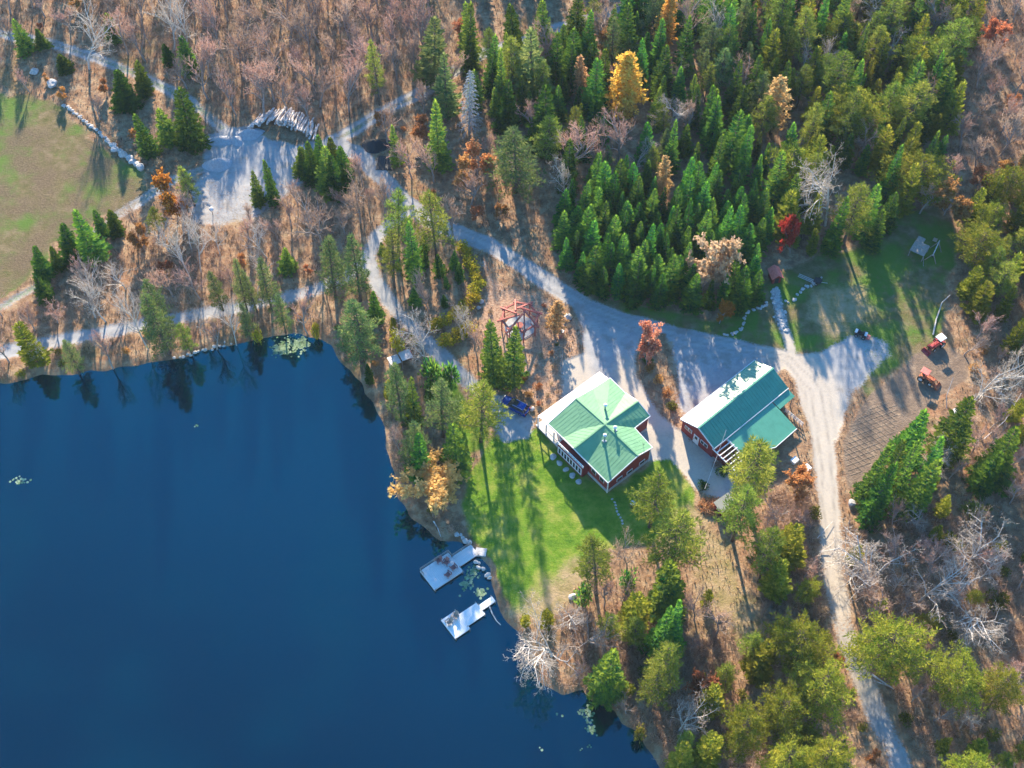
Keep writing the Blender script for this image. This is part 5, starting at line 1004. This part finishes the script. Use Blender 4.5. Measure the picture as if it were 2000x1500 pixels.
 ('bare', 1235, 1048, 1135, 72, 'pinkish bare tree left of the three-stemmed pine', None), ('bare', 1540, 955, 1045, 80, 'bare brown tree between the garage pine and the road', None), ('bare', 1420, 1175, 1295, 90, 'bare tree on the dry slope left of the tall trunk', None), ('bare', 775, 825, 925, 56, 'pinkish bare tree at the water below the shelter', None), ('bare', 690, 338, 436, 76, 'bare tree left of the main road bend', None), ('bare', 610, 380, 480, 90, 'bare tree below the gravel pad spruces', None), ('bare', 1150, 1190, 1300, 90, 'bare tree right of the big silver tree', None),
 ('dead', 912, 143, 295, 56, 'dead silver-grey spruce left of the frosty pine', None), ('dead', 1002, 66, 152, 24, 'thin broken grey snag beside the upper road', None),
 ('hedge', 498, 640, 664, 26, 'yellow bush at the water edge left of the lily patch', None), ('hedge', 612, 632, 658, 26, 'yellow bush at the water edge right of the lily patch', None), ('hedge', 775, 648, 685, 40, 'yellow bush above the lake shelter', None), ('orange_shrub', 728, 655, 672, 24, 'red-brown bush left of the lake shelter', None)]
HAND += [('palepine', 120, 660, 728, 44, 'small added pine at the far left water edge right of the dark cedar', None), ('slim', 185, 640, 718, 44, 'thin added bare tree at the left water edge below the birches', None), ('pine', 352, 628, 692, 40, 'small added pine at the water edge above the shore stones', None), ('slim', 400, 610, 680, 46, 'thin added bare tree at the water edge below the pine row', None),  # waterside trees added for their dark reflections in the lake
 ('palepine', 468, 590, 662, 42, 'small added pine at the water edge below the second row pine', None), ('palepine', 540, 575, 648, 44, 'small added pine at the water edge left of the lily patch', None), ('slim', 585, 580, 650, 44, 'thin added bare tree at the water edge above the lily patch', None)]
for i, (tx, ty, by) in enumerate(((600, 275, 352), (617, 264, 347), (629, 288, 374), (646, 300, 380), (663, 284, 347), (588, 290, 338), (641, 270, 332))):
    HAND.append(('spruce', tx, ty, by, 44, NTH[sorted((600, 617, 629, 646, 663, 588, 641)).index(tx)] + ' spruce from the left in the tight clump where pad meets road', 'spruce clump at the pad'))
for row in HAND: tree(*row)

# yellow hedges: rows of clipped round shrubs
for pts_, lab, grp in (([(905, 488), (912, 502), (918, 516), (922, 530), (930, 545), (934, 558), (930, 572), (924, 585)], 'yellow shrub in the long curved hedge beside the road bend', 'upper curved hedge'), ([(912, 600), (900, 608), (888, 618), (874, 627), (860, 634), (850, 640)], 'yellow shrub in the middle hedge above the footpath', 'middle hedge'), ([(915, 645), (902, 653), (890, 660), (878, 666), (870, 672)], 'yellow shrub in the short hedge below the footpath', 'lower hedge')):
    for k, (px, py) in enumerate(pts_): x, y = P(px, py); plant('hedge', x, y, 1.5, 1.5, NTH[k] + ' ' + lab + (', from the top' if k < 99 else ''), grp)
# bushes on the island and in the border
for px, py, k, lab in ((1268, 722, 'orange_shrub', 'copper shrub at the upper end of the yard island'), (1285, 745, 'orange_shrub', 'copper shrub in the middle of the yard island'), (1300, 770, 'orange_shrub', 'copper shrub at the lower end of the yard island'), (1312, 795, 'shrub', 'dry shrub at the tip of the yard island by the garage'), (1265, 708, 'young_shrub', 'bright green shrub below the pink-red maple'), (1398, 908, 'brownshrub', 'round grey shrub at the garage wall'), (1410, 925, 'young_shrub', 'dark shrub beside the garage pergola'), (1375, 950, 'young_shrub', 'dark shrub in the shade left of the brush pile')):
    x, y = P(px, py); plant(k, x, y, 1.1, 1.1, lab, None)

# ------------------------------------------------------------------ woods: scattered trees, each standing on its own
def clear_of(x, y, d, roads=1.0):
    for (a, b_, r) in TREES:
        if (a - x) ** 2 + (b_ - y) ** 2 < d * d: return False
    return True
BUILD = [PP([(1045, 815), (1170, 720), (1280, 830), (1285, 890), (1185, 975)]), PP([(1325, 830), (1480, 695), (1570, 830), (1560, 900), (1430, 930)]), PP([(960, 570), (1060, 570), (1060, 680), (960, 680)]), PP([(745, 690), (810, 680), (812, 735), (755, 735)]), PP([(1470, 490), (1560, 500), (1625, 520), (1625, 590), (1545, 660), (1475, 640)]), PP([(765, 910), (865, 910), (865, 985), (800, 1000), (760, 960)]), PP([(1185, 190), (1275, 190), (1275, 300), (1185, 300)]), PP([(1280, 70), (1330, 70), (1330, 160), (1280, 160)]), PP([(1490, 215), (1570, 215), (1570, 320), (1490, 320)]), PP([(1590, 340), (1710, 340), (1700, 460), (1590, 460)]), PP([(885, 240), (940, 240), (940, 330), (885, 330)]), PP([(1285, 350), (1325, 350), (1325, 420), (1285, 420)]), PP([(1345, 540), (1440, 540), (1440, 575), (1345, 575)]), PP([(1745, 450), (1850, 440), (1860, 560), (1750, 570)]), PP([(1400, 950), (1450, 960), (1440, 1030), (1380, 1030), (1350, 980)])]
def wood(poly, kinds, spacing, hr, label, group, n=2000, margin=.6, limit=300, wr=None):
    pw = PP(poly) if poly[0][1] > -400 else poly; xs_ = [p[0] for p in pw]; ys_ = [p[1] for p in pw]; c = 0
    X = rng.uniform(min(xs_), max(xs_), n); Y = rng.uniform(min(ys_), max(ys_), n); ok = sd_poly(X, Y, pw) > 0; fd_ = terrain_fields(X, Y)
    ok &= (fd_['gravel'] < -margin) & (fd_['s'] > 1.0) & (fd_['garden'] < 0) & (fd_['lawn'] < 0)
    for B in BUILD: ok &= sd_poly(X, Y, B) < 0
    for x, y in zip(X[ok], Y[ok]):
        if not clear_of(x, y, spacing): continue
        k = R_.choices([q[0] for q in kinds], [q[1] for q in kinds])[0]; lab = label[k] if isinstance(label, dict) else label
        o = plant(k, float(x), float(y), R_.uniform(*(hr[k] if isinstance(hr, dict) else hr)), None, lab, group + (' ' + NAME[k].replace('_', ' ') if isinstance(label, dict) else '')); SCAT.append((o, k)); c += 1
        if c >= limit: break
YOUNG = [(1085, 470), (1105, 420), (1180, 395), (1300, 385), (1440, 380), (1492, 430), (1496, 500), (1475, 598), (1395, 612), (1260, 592), (1150, 572), (1092, 535)]
wood(YOUNG, [('young', 1)], 2.35, (6.5, 11), 'young green spruce packed in the dense stand above the gravel road', 'dense young spruce stand', 4000, .8)
wood([(945, 130), (1080, 80), (1260, 20), (1450, 20), (1500, 420), (1440, 375), (1090, 400), (1080, 330), (960, 240)], [('spruce', 5), ('young', 3), ('pine', 2), ('bare', .8), ('palepine', .8)], 3.0, (6, 14), {'spruce': 'dark pointed spruce in the wood between the upper road and the young stand', 'young': 'fresh green spruce in the wood between the upper road and the young stand', 'pine': 'yellow-green pine in the wood between the upper road and the young stand', 'bare': 'leafless tree', 'palepine': 'pale pine'}, 'upper middle wood', 3000)
wood([(1440, 0), (1850, -30), (1880, 180), (1830, 300), (1800, 420), (1700, 490), (1530, 520), (1500, 430), (1450, 300)], [('spruce', 4), ('cedar', 4), ('olivepine', .8), ('pine', 2.5), ('bare', 1.0)], 3.1, {'spruce': (6, 14), 'cedar': (6, 12), 'olivepine': (8, 12), 'pine': (10, 15), 'bare': (8, 12)}, {'spruce': 'dark spruce in the mixed upper right wood', 'cedar': 'olive cedar in the mixed upper right wood', 'olivepine': 'round olive pine in the mixed upper right wood', 'pine': 'tall pine in the mixed upper right wood', 'bare': 'leafless tree in the mixed upper right wood'}, 'upper right wood', 3500)
wood([(1870, 440), (1920, 400), (2080, 360), (2120, 700), (2000, 720), (1910, 690), (1875, 600)], [('cedar', 4), ('olivepine', 2), ('pine', 2), ('bare', 1)], 3.4, {'cedar': (6, 10), 'olivepine': (6, 9), 'pine': (7, 11), 'bare': (6, 9)}, {'cedar': 'sunlit olive cedar right of the grass clearing', 'olivepine': 'round olive pine right of the grass clearing', 'pine': 'thin pine right of the grass clearing', 'bare': 'leafless tree right of the grass clearing'}, 'right edge wood', 900)
wood([(1850, -40), (2060, -60), (2100, 350), (1920, 400), (1870, 420), (1830, 320), (1885, 180)], [('bare', 4), ('slim', 3), ('copper', 1), ('cedar', 1)], 4.2, {'bare': (7, 11), 'slim': (8, 12), 'copper': (4, 7), 'cedar': (7, 11)}, {'bare': 'brown leafless tree in the top right corner wood', 'slim': 'slender leafless tree in the top right corner wood', 'copper': 'brown-leaved tree in the top right corner wood', 'cedar': 'dark cedar in the top right corner wood'}, 'top right corner', 1200)
wood([(-150, -120), (200, -120), (860, -120), (840, 190), (650, 262), (500, 235), (430, 235), (330, 165), (200, 105), (0, 55), (-150, 30)], [('slim', 6), ('bare', 3), ('copper', .5)], 4.0, {'slim': (9, 13), 'bare': (8, 12), 'copper': (2, 4)}, {'slim': 'slender grey leafless trunk in the hardwood above the log pile', 'bare': 'spreading leafless tree in the hardwood above the log pile', 'copper': 'low copper-leaved sapling in the hardwood above the log pile'}, 'upper left hardwood', 2600)
wood([(-100, 70), (60, 90), (250, 160), (400, 240), (390, 300), (300, 330), (200, 260), (100, 195), (-100, 150)], [('slim', 3), ('brownshrub', 3), ('copper', 1)], 3.8, {'slim': (4, 8), 'brownshrub': (.8, 1.6), 'copper': (2, 3.5)}, {'slim': 'thin leafless sapling between the track and the boulder wall', 'brownshrub': 'low brown shrub between the track and the boulder wall', 'copper': 'copper sapling between the track and the boulder wall'}, 'track side scrub', 400)
wood([(-80, 640), (60, 590), (150, 520), (260, 440), (360, 450), (520, 440), (690, 400), (700, 520), (560, 575), (300, 640), (0, 740), (-80, 750)], [('slim', 5), ('birch', 2), ('bare', 2), ('copper', 1.2), ('brownshrub', 3)], 3.6, {'slim': (6, 10), 'birch': (7, 10), 'bare': (6, 9), 'copper': (1.5, 3), 'brownshrub': (.8, 1.5)}, {'slim': 'slender leafless tree on the slope above the left shore', 'birch': 'white-stemmed birch on the slope above the left shore', 'bare': 'spreading leafless tree on the slope above the left shore', 'copper': 'rusty sapling on the slope above the left shore', 'brownshrub': 'low brown shrub on the slope above the left shore'}, 'left slope', 1300)
wood([(0, 700), (300, 650), (600, 600), (660, 640), (700, 690), (640, 670), (540, 645), (350, 690), (150, 725), (0, 742)], [('shrub', 3), ('brownshrub', 4), ('orange_shrub', 2)], 2.2, (.6, 1.3), {'shrub': 'green-yellow shrub on the narrow bank of the left shore', 'brownshrub': 'dry brown shrub on the narrow bank of the left shore', 'orange_shrub': 'rusty shrub on the narrow bank of the left shore'}, 'left bank', 900, .4)
wood([(500, 400), (560, 380), (700, 310), (780, 400), (720, 500), (560, 450)], [('slim', 3), ('bare', 2), ('copper', 1)], 3.6, {'slim': (5, 9), 'bare': (5, 9), 'copper': (2, 4)}, {'slim': 'slender leafless tree between the pad and the drive fork', 'bare': 'grey leafless tree between the pad and the drive fork', 'copper': 'rusty sapling between the pad and the drive fork'}, 'pad to fork', 500)
wood([(690, 130), (900, 60), (960, 130), (950, 250), (1000, 420), (930, 440), (850, 400), (760, 310), (700, 240)], [('slim', 4), ('copper', 2), ('spruce', 2), ('bare', 2), ('orange_shrub', 1)], 3.8, {'slim': (7, 11), 'copper': (3, 5), 'spruce': (7, 12), 'bare': (6, 9), 'orange_shrub': (.8, 1.4)}, {'slim': 'slender leafless tree around the dead grey spruce', 'copper': 'copper-leaved tree around the dead grey spruce', 'spruce': 'dark spruce around the dead grey spruce', 'bare': 'grey leafless tree around the dead grey spruce', 'orange_shrub': 'rusty shrub around the dead grey spruce'}, 'around the dead spruce', 700)
wood([(740, 480), (860, 480), (905, 520), (910, 590), (840, 620), (770, 575)], [('young', 5), ('slim', 1)], 2.6, {'young': (3, 5.5), 'slim': (6, 8)}, {'young': 'low dark spruce in the thicket inside the drive fork', 'slim': 'thin white stem in the thicket inside the drive fork'}, 'fork thicket', 500)
wood([(700, 640), (760, 620), (830, 660), (900, 760), (900, 900), (860, 1010), (890, 1045), (840, 1030), (770, 950), (745, 800), (690, 700)], [('brownshrub', 3), ('orange_shrub', 1), ('shrub', 2), ('young', 1.5), ('bare', 2), ('cedar', 2)], 2.3, {'shrub': (.8, 1.6), 'brownshrub': (.7, 1.4), 'orange_shrub': (.7, 1.2), 'young': (3, 5), 'bare': (4, 6), 'cedar': (3, 5)}, {'shrub': 'olive shrub', 'brownshrub': 'dry shrub on the wooded bank between shelter and dock', 'orange_shrub': 'rusty shrub on the wooded bank between shelter and dock', 'young': 'low spruce on the wooded bank between shelter and dock', 'bare': 'leafless tree on the wooded bank between shelter and dock', 'cedar': 'cedar on the wooded bank between shelter and dock'}, 'east bank', 700)
wood([(955, 560), (1090, 600), (1130, 640), (1095, 700), (1095, 770), (1050, 795), (1010, 750), (945, 690)], [('brownshrub', 4), ('orange_shrub', 3), ('shrub', 1)], 1.8, (.4, .9), {'brownshrub': 'dry perennial clump in the border around the red pergola', 'orange_shrub': 'rusty perennial clump in the border around the red pergola', 'shrub': 'green clump in the border around the red pergola'}, 'pergola border', 500, .3)
wood([(1000, 1200), (1060, 1180), (1180, 1180), (1260, 1130), (1380, 1180), (1480, 1280), (1500, 1400), (1420, 1560), (1300, 1560), (1240, 1420), (1150, 1340), (1060, 1320)], [('brownshrub', 5), ('bare', 4), ('cedar', 4), ('young', 1), ('orange_shrub', 1), ('pine', 2.5), ('shrub', 3)], 2.6, {'shrub': (.8, 1.8), 'brownshrub': (.7, 1.5), 'bare': (5, 8), 'cedar': (3, 5), 'young': (3, 5), 'orange_shrub': (.7, 1.3), 'pine': (6, 9)}, {'shrub': 'olive shrub', 'brownshrub': 'dry shrub on the lower lake bank', 'bare': 'leafless tree on the lower lake bank', 'cedar': 'green cedar on the lower lake bank', 'young': 'dark spruce on the lower lake bank', 'orange_shrub': 'rusty shrub on the lower lake bank', 'pine': 'slim pine on the lower lake bank'}, 'lower bank', 900)
wood([(1480, 1080), (1590, 1000), (1600, 1120), (1640, 1260), (1760, 1560), (1440, 1580), (1450, 1350), (1500, 1250)], [('cedar', 4), ('olivepine', 1.5), ('brownshrub', 3), ('copper', .6), ('bare', 2), ('shrub', 3)], 2.8, {'shrub': (1, 2), 'cedar': (3, 6), 'olivepine': (3.5, 5.5), 'brownshrub': (.8, 1.6), 'copper': (2.5, 4), 'bare': (5, 8)}, {'shrub': 'olive shrub', 'cedar': 'cedar in the thicket left of the lower road', 'olivepine': 'olive pine in the thicket left of the lower road', 'brownshrub': 'dry shrub in the thicket left of the lower road', 'copper': 'copper sapling in the thicket left of the lower road', 'bare': 'leafless tree in the thicket left of the lower road'}, 'left of lower road', 700)
wood([(1660, 1000), (1760, 950), (1900, 800), (2080, 700), (2150, 1600), (1830, 1600), (1760, 1440), (1690, 1300), (1655, 1150)], [('bare', 6), ('paletree', 1.6), ('brownshrub', 4), ('cedar', 3.2), ('slim', 3), ('olivepine', 1.4), ('shrub', 3)], 2.6, {'bare': (6, 9), 'paletree': (5, 8), 'brownshrub': (.8, 1.8), 'cedar': (3, 6), 'slim': (6, 9), 'olivepine': (3, 5), 'shrub': (1, 2.2)}, {'shrub': 'olive shrub', 'bare': 'brown leafless tree in the lower right wood', 'paletree': 'silver leafless tree in the lower right wood', 'brownshrub': 'dry shrub in the lower right wood', 'cedar': 'olive cedar in the lower right wood', 'slim': 'slender leafless tree in the lower right wood', 'olivepine': 'round olive pine in the lower right wood'}, 'lower right wood', 1500)
wood([(1700, 500), (1790, 420), (1870, 440), (1880, 420), (1800, 330), (1760, 440)], [('brownshrub', 3), ('copper', 1)], 2.8, {'brownshrub': (.8, 1.6), 'copper': (2, 4)}, {'brownshrub': 'dry shrub at the top of the grass clearing', 'copper': 'brown sapling at the top of the grass clearing'}, 'clearing top', 200)
wood([(1860, 690), (1900, 680), (2050, 700), (2050, 800), (1900, 780), (1890, 730)], [('brownshrub', 4), ('bare', 2), ('orange_shrub', 1)], 2.8, {'brownshrub': (.8, 1.6), 'bare': (4, 7), 'orange_shrub': (.7, 1.2)}, {'brownshrub': 'dry shrub right of the tractors', 'bare': 'leafless tree right of the tractors', 'orange_shrub': 'rusty shrub right of the tractors'}, 'right of the tractors', 300)
# beyond the upper edge of the photo: the same woods go on (they also throw their shade into view)
wood([(860, -10), (1500, -20), (1900, -40), (2000, -260), (900, -260)], [('spruce', 5), ('pine', 1), ('cedar', 2)], 4.6, (9, 14), 'conifer of the woods continuing beyond the upper road', 'conifers beyond the upper edge', 900, limit=120)

# ------------------------------------------------------------------ undergrowth: saplings, dead grass and leaf tufts nobody could count
def brush():
    n = 90000; X = rng.uniform(-112, 112, n); Y = rng.uniform(-68, 104, n); fd_ = terrain_fields(X, Y)
    ok = (fd_['gravel'] < -.25) & (fd_['s'] > .25) & (fd_['lawn'] < -.6) & (fd_['garden'] < -.3)
    for B in BUILD: ok &= sd_poly(X, Y, B) < 0
    grass = np.maximum(fd_['clearing'], fd_['meadow']) > -.3; ok &= ~(grass & (rng.random(n) < 2)); X, Y = X[ok], Y[ok]; s = fd_['s'][ok]; Z = land_h(X, Y, s); n = len(X)
    patch = vnoise(X, Y, 6, 21); hgt = (.15 + .55 * rng.random(n) ** 2) * (.6 + .8 * patch); tint = np.clip(.25 + .5 * vnoise(X, Y, 9, 22) + rng.normal(0, .22, n), 0, 1)
    V = []; T = []
    for k in range(3):
        a = rng.uniform(0, 6.283, n); b_ = rng.uniform(.2, .9, n); w_ = .03 + .05 * rng.random(n); dx, dy = np.cos(a), np.sin(a)
        p0 = np.stack([X - dy * w_, Y + dx * w_, Z - .02], -1); p1 = np.stack([X + dy * w_, Y - dx * w_, Z - .02], -1); p2 = np.stack([X + dx * b_ * hgt * 1.2, Y + dy * b_ * hgt * 1.2, Z + hgt], -1)
        V.append(np.stack([p0, p1, p2], 1).reshape(-1, 3)); T.append(np.repeat(np.clip(tint + rng.normal(0, .12, n), 0, 1), 3))
    V = np.vstack(V); T = np.concatenate(T); m = len(V) // 3
    me = bpy.data.meshes.new('undergrowth'); me.vertices.add(len(V)); me.vertices.foreach_set('co', V.astype(np.float32).ravel()); me.loops.add(len(V)); me.loops.foreach_set('vertex_index', np.arange(len(V), dtype=np.int32))
    me.polygons.add(m); me.polygons.foreach_set('loop_start', np.arange(0, len(V), 3, dtype=np.int32)); me.attributes.new('tint', 'FLOAT', 'POINT').data.foreach_set('value', T.astype(np.float32)); me.materials.append(M['brush']); me.update(calc_edges=True)
    tag(link('undergrowth', me), 'brown undergrowth, dead stems and leaf tufts on the forest floor', 'undergrowth', kind='stuff')
brush()
def brushwood():
    """twiggy thicket tufts, 0.5 to 2 m high, in the open woods"""
    V = []; T = []
    for poly, n in (([(1655, 1010), (1760, 1030), (1900, 880), (2100, 780), (2150, 1600), (1800, 1600), (1690, 1330)], 2300), ([(1000, 1190), (1180, 1190), (1260, 1140), (1380, 1180), (1480, 1280), (1560, 1560), (1300, 1560), (1240, 1420), (1060, 1320)], 1500), ([(1500, 960), (1600, 930), (1610, 1120), (1650, 1270), (1700, 1400), (1500, 1420), (1480, 1100)], 800),
                    ([(1860, 400), (2100, 350), (2100, 800), (1900, 790), (1890, 700)], 1000), ([(1850, -60), (2100, -60), (2100, 360), (1850, 400)], 1100), ([(100, -60), (860, -60), (840, 190), (650, 262), (440, 240), (200, 105)], 800), ([(-80, 640), (150, 520), (360, 450), (690, 400), (700, 520), (300, 640), (0, 740)], 1100), ([(760, 830), (900, 900), (900, 1040), (840, 1030), (770, 950)], 350), ([(1460, 20), (1850, 0), (1860, 320), (1600, 470), (1500, 400)], 700)):
        pw = PP(poly); X = rng.uniform(min(p[0] for p in pw), max(p[0] for p in pw), n * 2); Y = rng.uniform(min(p[1] for p in pw), max(p[1] for p in pw), n * 2); fd_ = terrain_fields(X, Y)
        ok = (sd_poly(X, Y, pw) > 0) & (fd_['gravel'] < -1.0) & (fd_['s'] > .6) & (fd_['lawn'] < -1) & (fd_['garden'] < -.5) & (vnoise(X, Y, 7, 51) + rng.normal(0, .12, len(X)) > .42)
        X, Y = X[ok][:n], Y[ok][:n]; m = len(X); hh = rng.uniform(.5, 2.1, m); tt = np.clip(.2 + .6 * vnoise(X, Y, 8, 52) + rng.normal(0, .15, m), 0, 1)
        for k in range(22):
            a = rng.uniform(0, 6.283, m); o = rng.uniform(0, .35, m); sp = rng.uniform(.1, .75, m); L = hh * rng.uniform(.5, 1, m); z0 = rng.uniform(0, .45, m) * hh * (k > 7); w_ = .018 + .022 * rng.random(m); dx, dy = np.cos(a), np.sin(a)
            x0, y0 = X + dx * (o + sp * z0), Y + dy * (o + sp * z0); p0 = np.stack([x0 - dy * w_, y0 + dx * w_, z0 - .03], -1); p1 = np.stack([x0 + dy * w_, y0 - dx * w_, z0 - .03], -1); p2 = np.stack([x0 + dx * sp * L, y0 + dy * sp * L, z0 + (L if k <= 7 else .55 * L)], -1)
            V.append(np.stack([p0, p1, p2], 1).reshape(-1, 3)); T.append(np.repeat(np.clip(tt + rng.normal(0, .15, m), 0, 1), 3))
    V = np.vstack(V); T = np.concatenate(T); me = bpy.data.meshes.new('brushwood'); me.vertices.add(len(V)); me.vertices.foreach_set('co', V.astype(np.float32).ravel()); me.loops.add(len(V)); me.loops.foreach_set('vertex_index', np.arange(len(V), dtype=np.int32))
    me.polygons.add(len(V) // 3); me.polygons.foreach_set('loop_start', np.arange(0, len(V), 3, dtype=np.int32)); me.attributes.new('tint', 'FLOAT', 'POINT').data.foreach_set('value', T.astype(np.float32)); me.materials.append(M['brownshrub']); me.update(calc_edges=True)
    tag(link('brushwood', me), 'grey-brown twiggy brushwood filling the open woods', 'brushwood', kind='stuff')
brushwood()
LOOK = dict(spruce='dark pointed spruce', thinspruce='thin spruce', young='young green spruce', cedar='olive-green cedar', pine='yellow-green pine', olivepine='round olive pine', palepine='pale pine', bare='spreading leafless tree', slim='slender leafless tree', birch='white-stemmed birch',
            paletree='silver leafless tree', copper='copper-leaved sapling', shrub='yellow-green shrub', brownshrub='dry brown shrub', orange_shrub='rusty shrub')
MARKS = [(912, 200, 'the dead grey spruce'), (1230, 160, 'the broad golden larch'), (1305, 45, 'the narrow golden larch'), (1006, 330, 'the frosty pine'), (1305, 345, 'the pointed tan larch'), (1392, 515, 'the pink-tan beech'), (1530, 200, 'the broad peach larch'), (1565, 455, 'the scarlet maple'), (1645, 360, 'the great white-limbed tree'),
         (1512, 540, 'the red-roofed hut'), (1795, 495, 'the wooden platform'), (1828, 676, 'the white-canopied tractor'), (1806, 742, 'the orange tractor'), (1835, 620, 'the bent pale pole'), (560, 240, 'the log pile'), (735, 284, 'the black heap'), (425, 322, 'the round gravel heap'), (320, 380, 'the orange maple'), (345, 230, 'the tallest track spruce'), (130, 70, 'the tall top-left birch'),
         (150, 460, 'the largest meadow-corner spruce'), (250, 310, 'the boulder wall'), (290, 650, 'the big leaning shore pine'), (506, 555, 'the four-pine row'), (688, 680, 'the huge bay pine'), (783, 710, 'the lake shelter'), (845, 460, 'the road-bend tall pine'), (625, 320, 'the tight spruce clump'), (505, 355, 'the gravel-pad spruce pair'), (1010, 600, 'the red pergola'), (980, 690, 'the spruce pair by the car'),
         (808, 945, 'the lakeside golden larch'), (865, 1110, 'the larger dock'), (1085, 1260, 'the big silver shore tree'), (1330, 1065, 'the three-stemmed pine'), (1310, 1335, 'the yellow-green bank pine'), (1350, 1385, 'the star-shaped bare tree'), (1490, 960, 'the very tall garage pine'), (1412, 990, 'the cream-roofed shed'), (1590, 1265, 'the uppermost clump pine'), (1555, 1395, 'the middle clump pine'),
         (1785, 1265, 'the great olive pine'), (1920, 1330, 'the far right green pine'), (1755, 1115, 'the large silver roadside tree'), (1813, 860, 'the tallest garden spruce'), (1950, 745, 'the pale bare tree by the tractors'), (1705, 30, 'the top-right birch'), (1875, 395, 'the golden brown clearing tree'), (1150, 40, 'the upper road'), (727, 140, 'the lone pale pine'), (1120, 600, 'the gravel yard mouth'), (1415, 605, 'the small orange maple')]
ORD = ['nearest', 'second', 'third', 'fourth', 'fifth', 'sixth', 'seventh', 'eighth', 'ninth', 'tenth', 'eleventh', 'twelfth', 'thirteenth', 'fourteenth', 'fifteenth', 'sixteenth', 'seventeenth', 'eighteenth', 'nineteenth', 'twentieth']
SIDES = ['right of', 'to the upper right of', 'above', 'to the upper left of', 'left of', 'to the lower left of', 'below', 'to the lower right of']
bins = {}
for o, k in SCAT:
    zz = o.scale[2] * (5 if k not in ('shrub', 'brownshrub', 'orange_shrub', 'young_shrub') else .5); vy, vz = o.location[1] - CY, zz - H; up_, fw_ = vy * CT + vz * ST, vy * ST - vz * CT; px, py = 1000 + F * o.location[0] / fw_, 750 - F * up_ / fw_
    mx_, my_, nm = min(MARKS, key=lambda m: (m[0] - px) ** 2 + (m[1] - py) ** 2); a = math.atan2(my_ - py, px - mx_)
    bins.setdefault((LOOK[k], nm, SIDES[int(round(a / (math.pi / 4))) % 8]), []).append((math.hypot(px - mx_, py - my_), o))
for (look, nm, side), rows in bins.items():
    rows.sort(key=lambda q: q[0])
    for i, (_, o) in enumerate(rows): o['label'] = (look if len(rows) == 1 else ORD[min(i, 19)] + ' ' + look) + ' ' + side + ' ' + nm
# thin bluish haze, added to lift and cool the shadows
hz, nt, b = newmat('haze'); nt.nodes.remove(b); pv = nt.nodes.new('ShaderNodeVolumePrincipled'); pv.inputs['Color'].default_value = (0.60, 0.80, 1.0, 1); pv.inputs['Density'].default_value = 0.00006; pv.inputs['Anisotropy'].default_value = 0.1
nt.links.new(pv.outputs[0], nt.nodes['Material Output'].inputs['Volume'])
tag(MB().box((0, 0, 83), (5200, 5200, 180)).build('haze', hz), 'thin pale haze added to lift the shadows over the whole valley', 'haze', kind='stuff')
print('TREES', len(TREES), 'OBJ', len(bpy.data.objects))
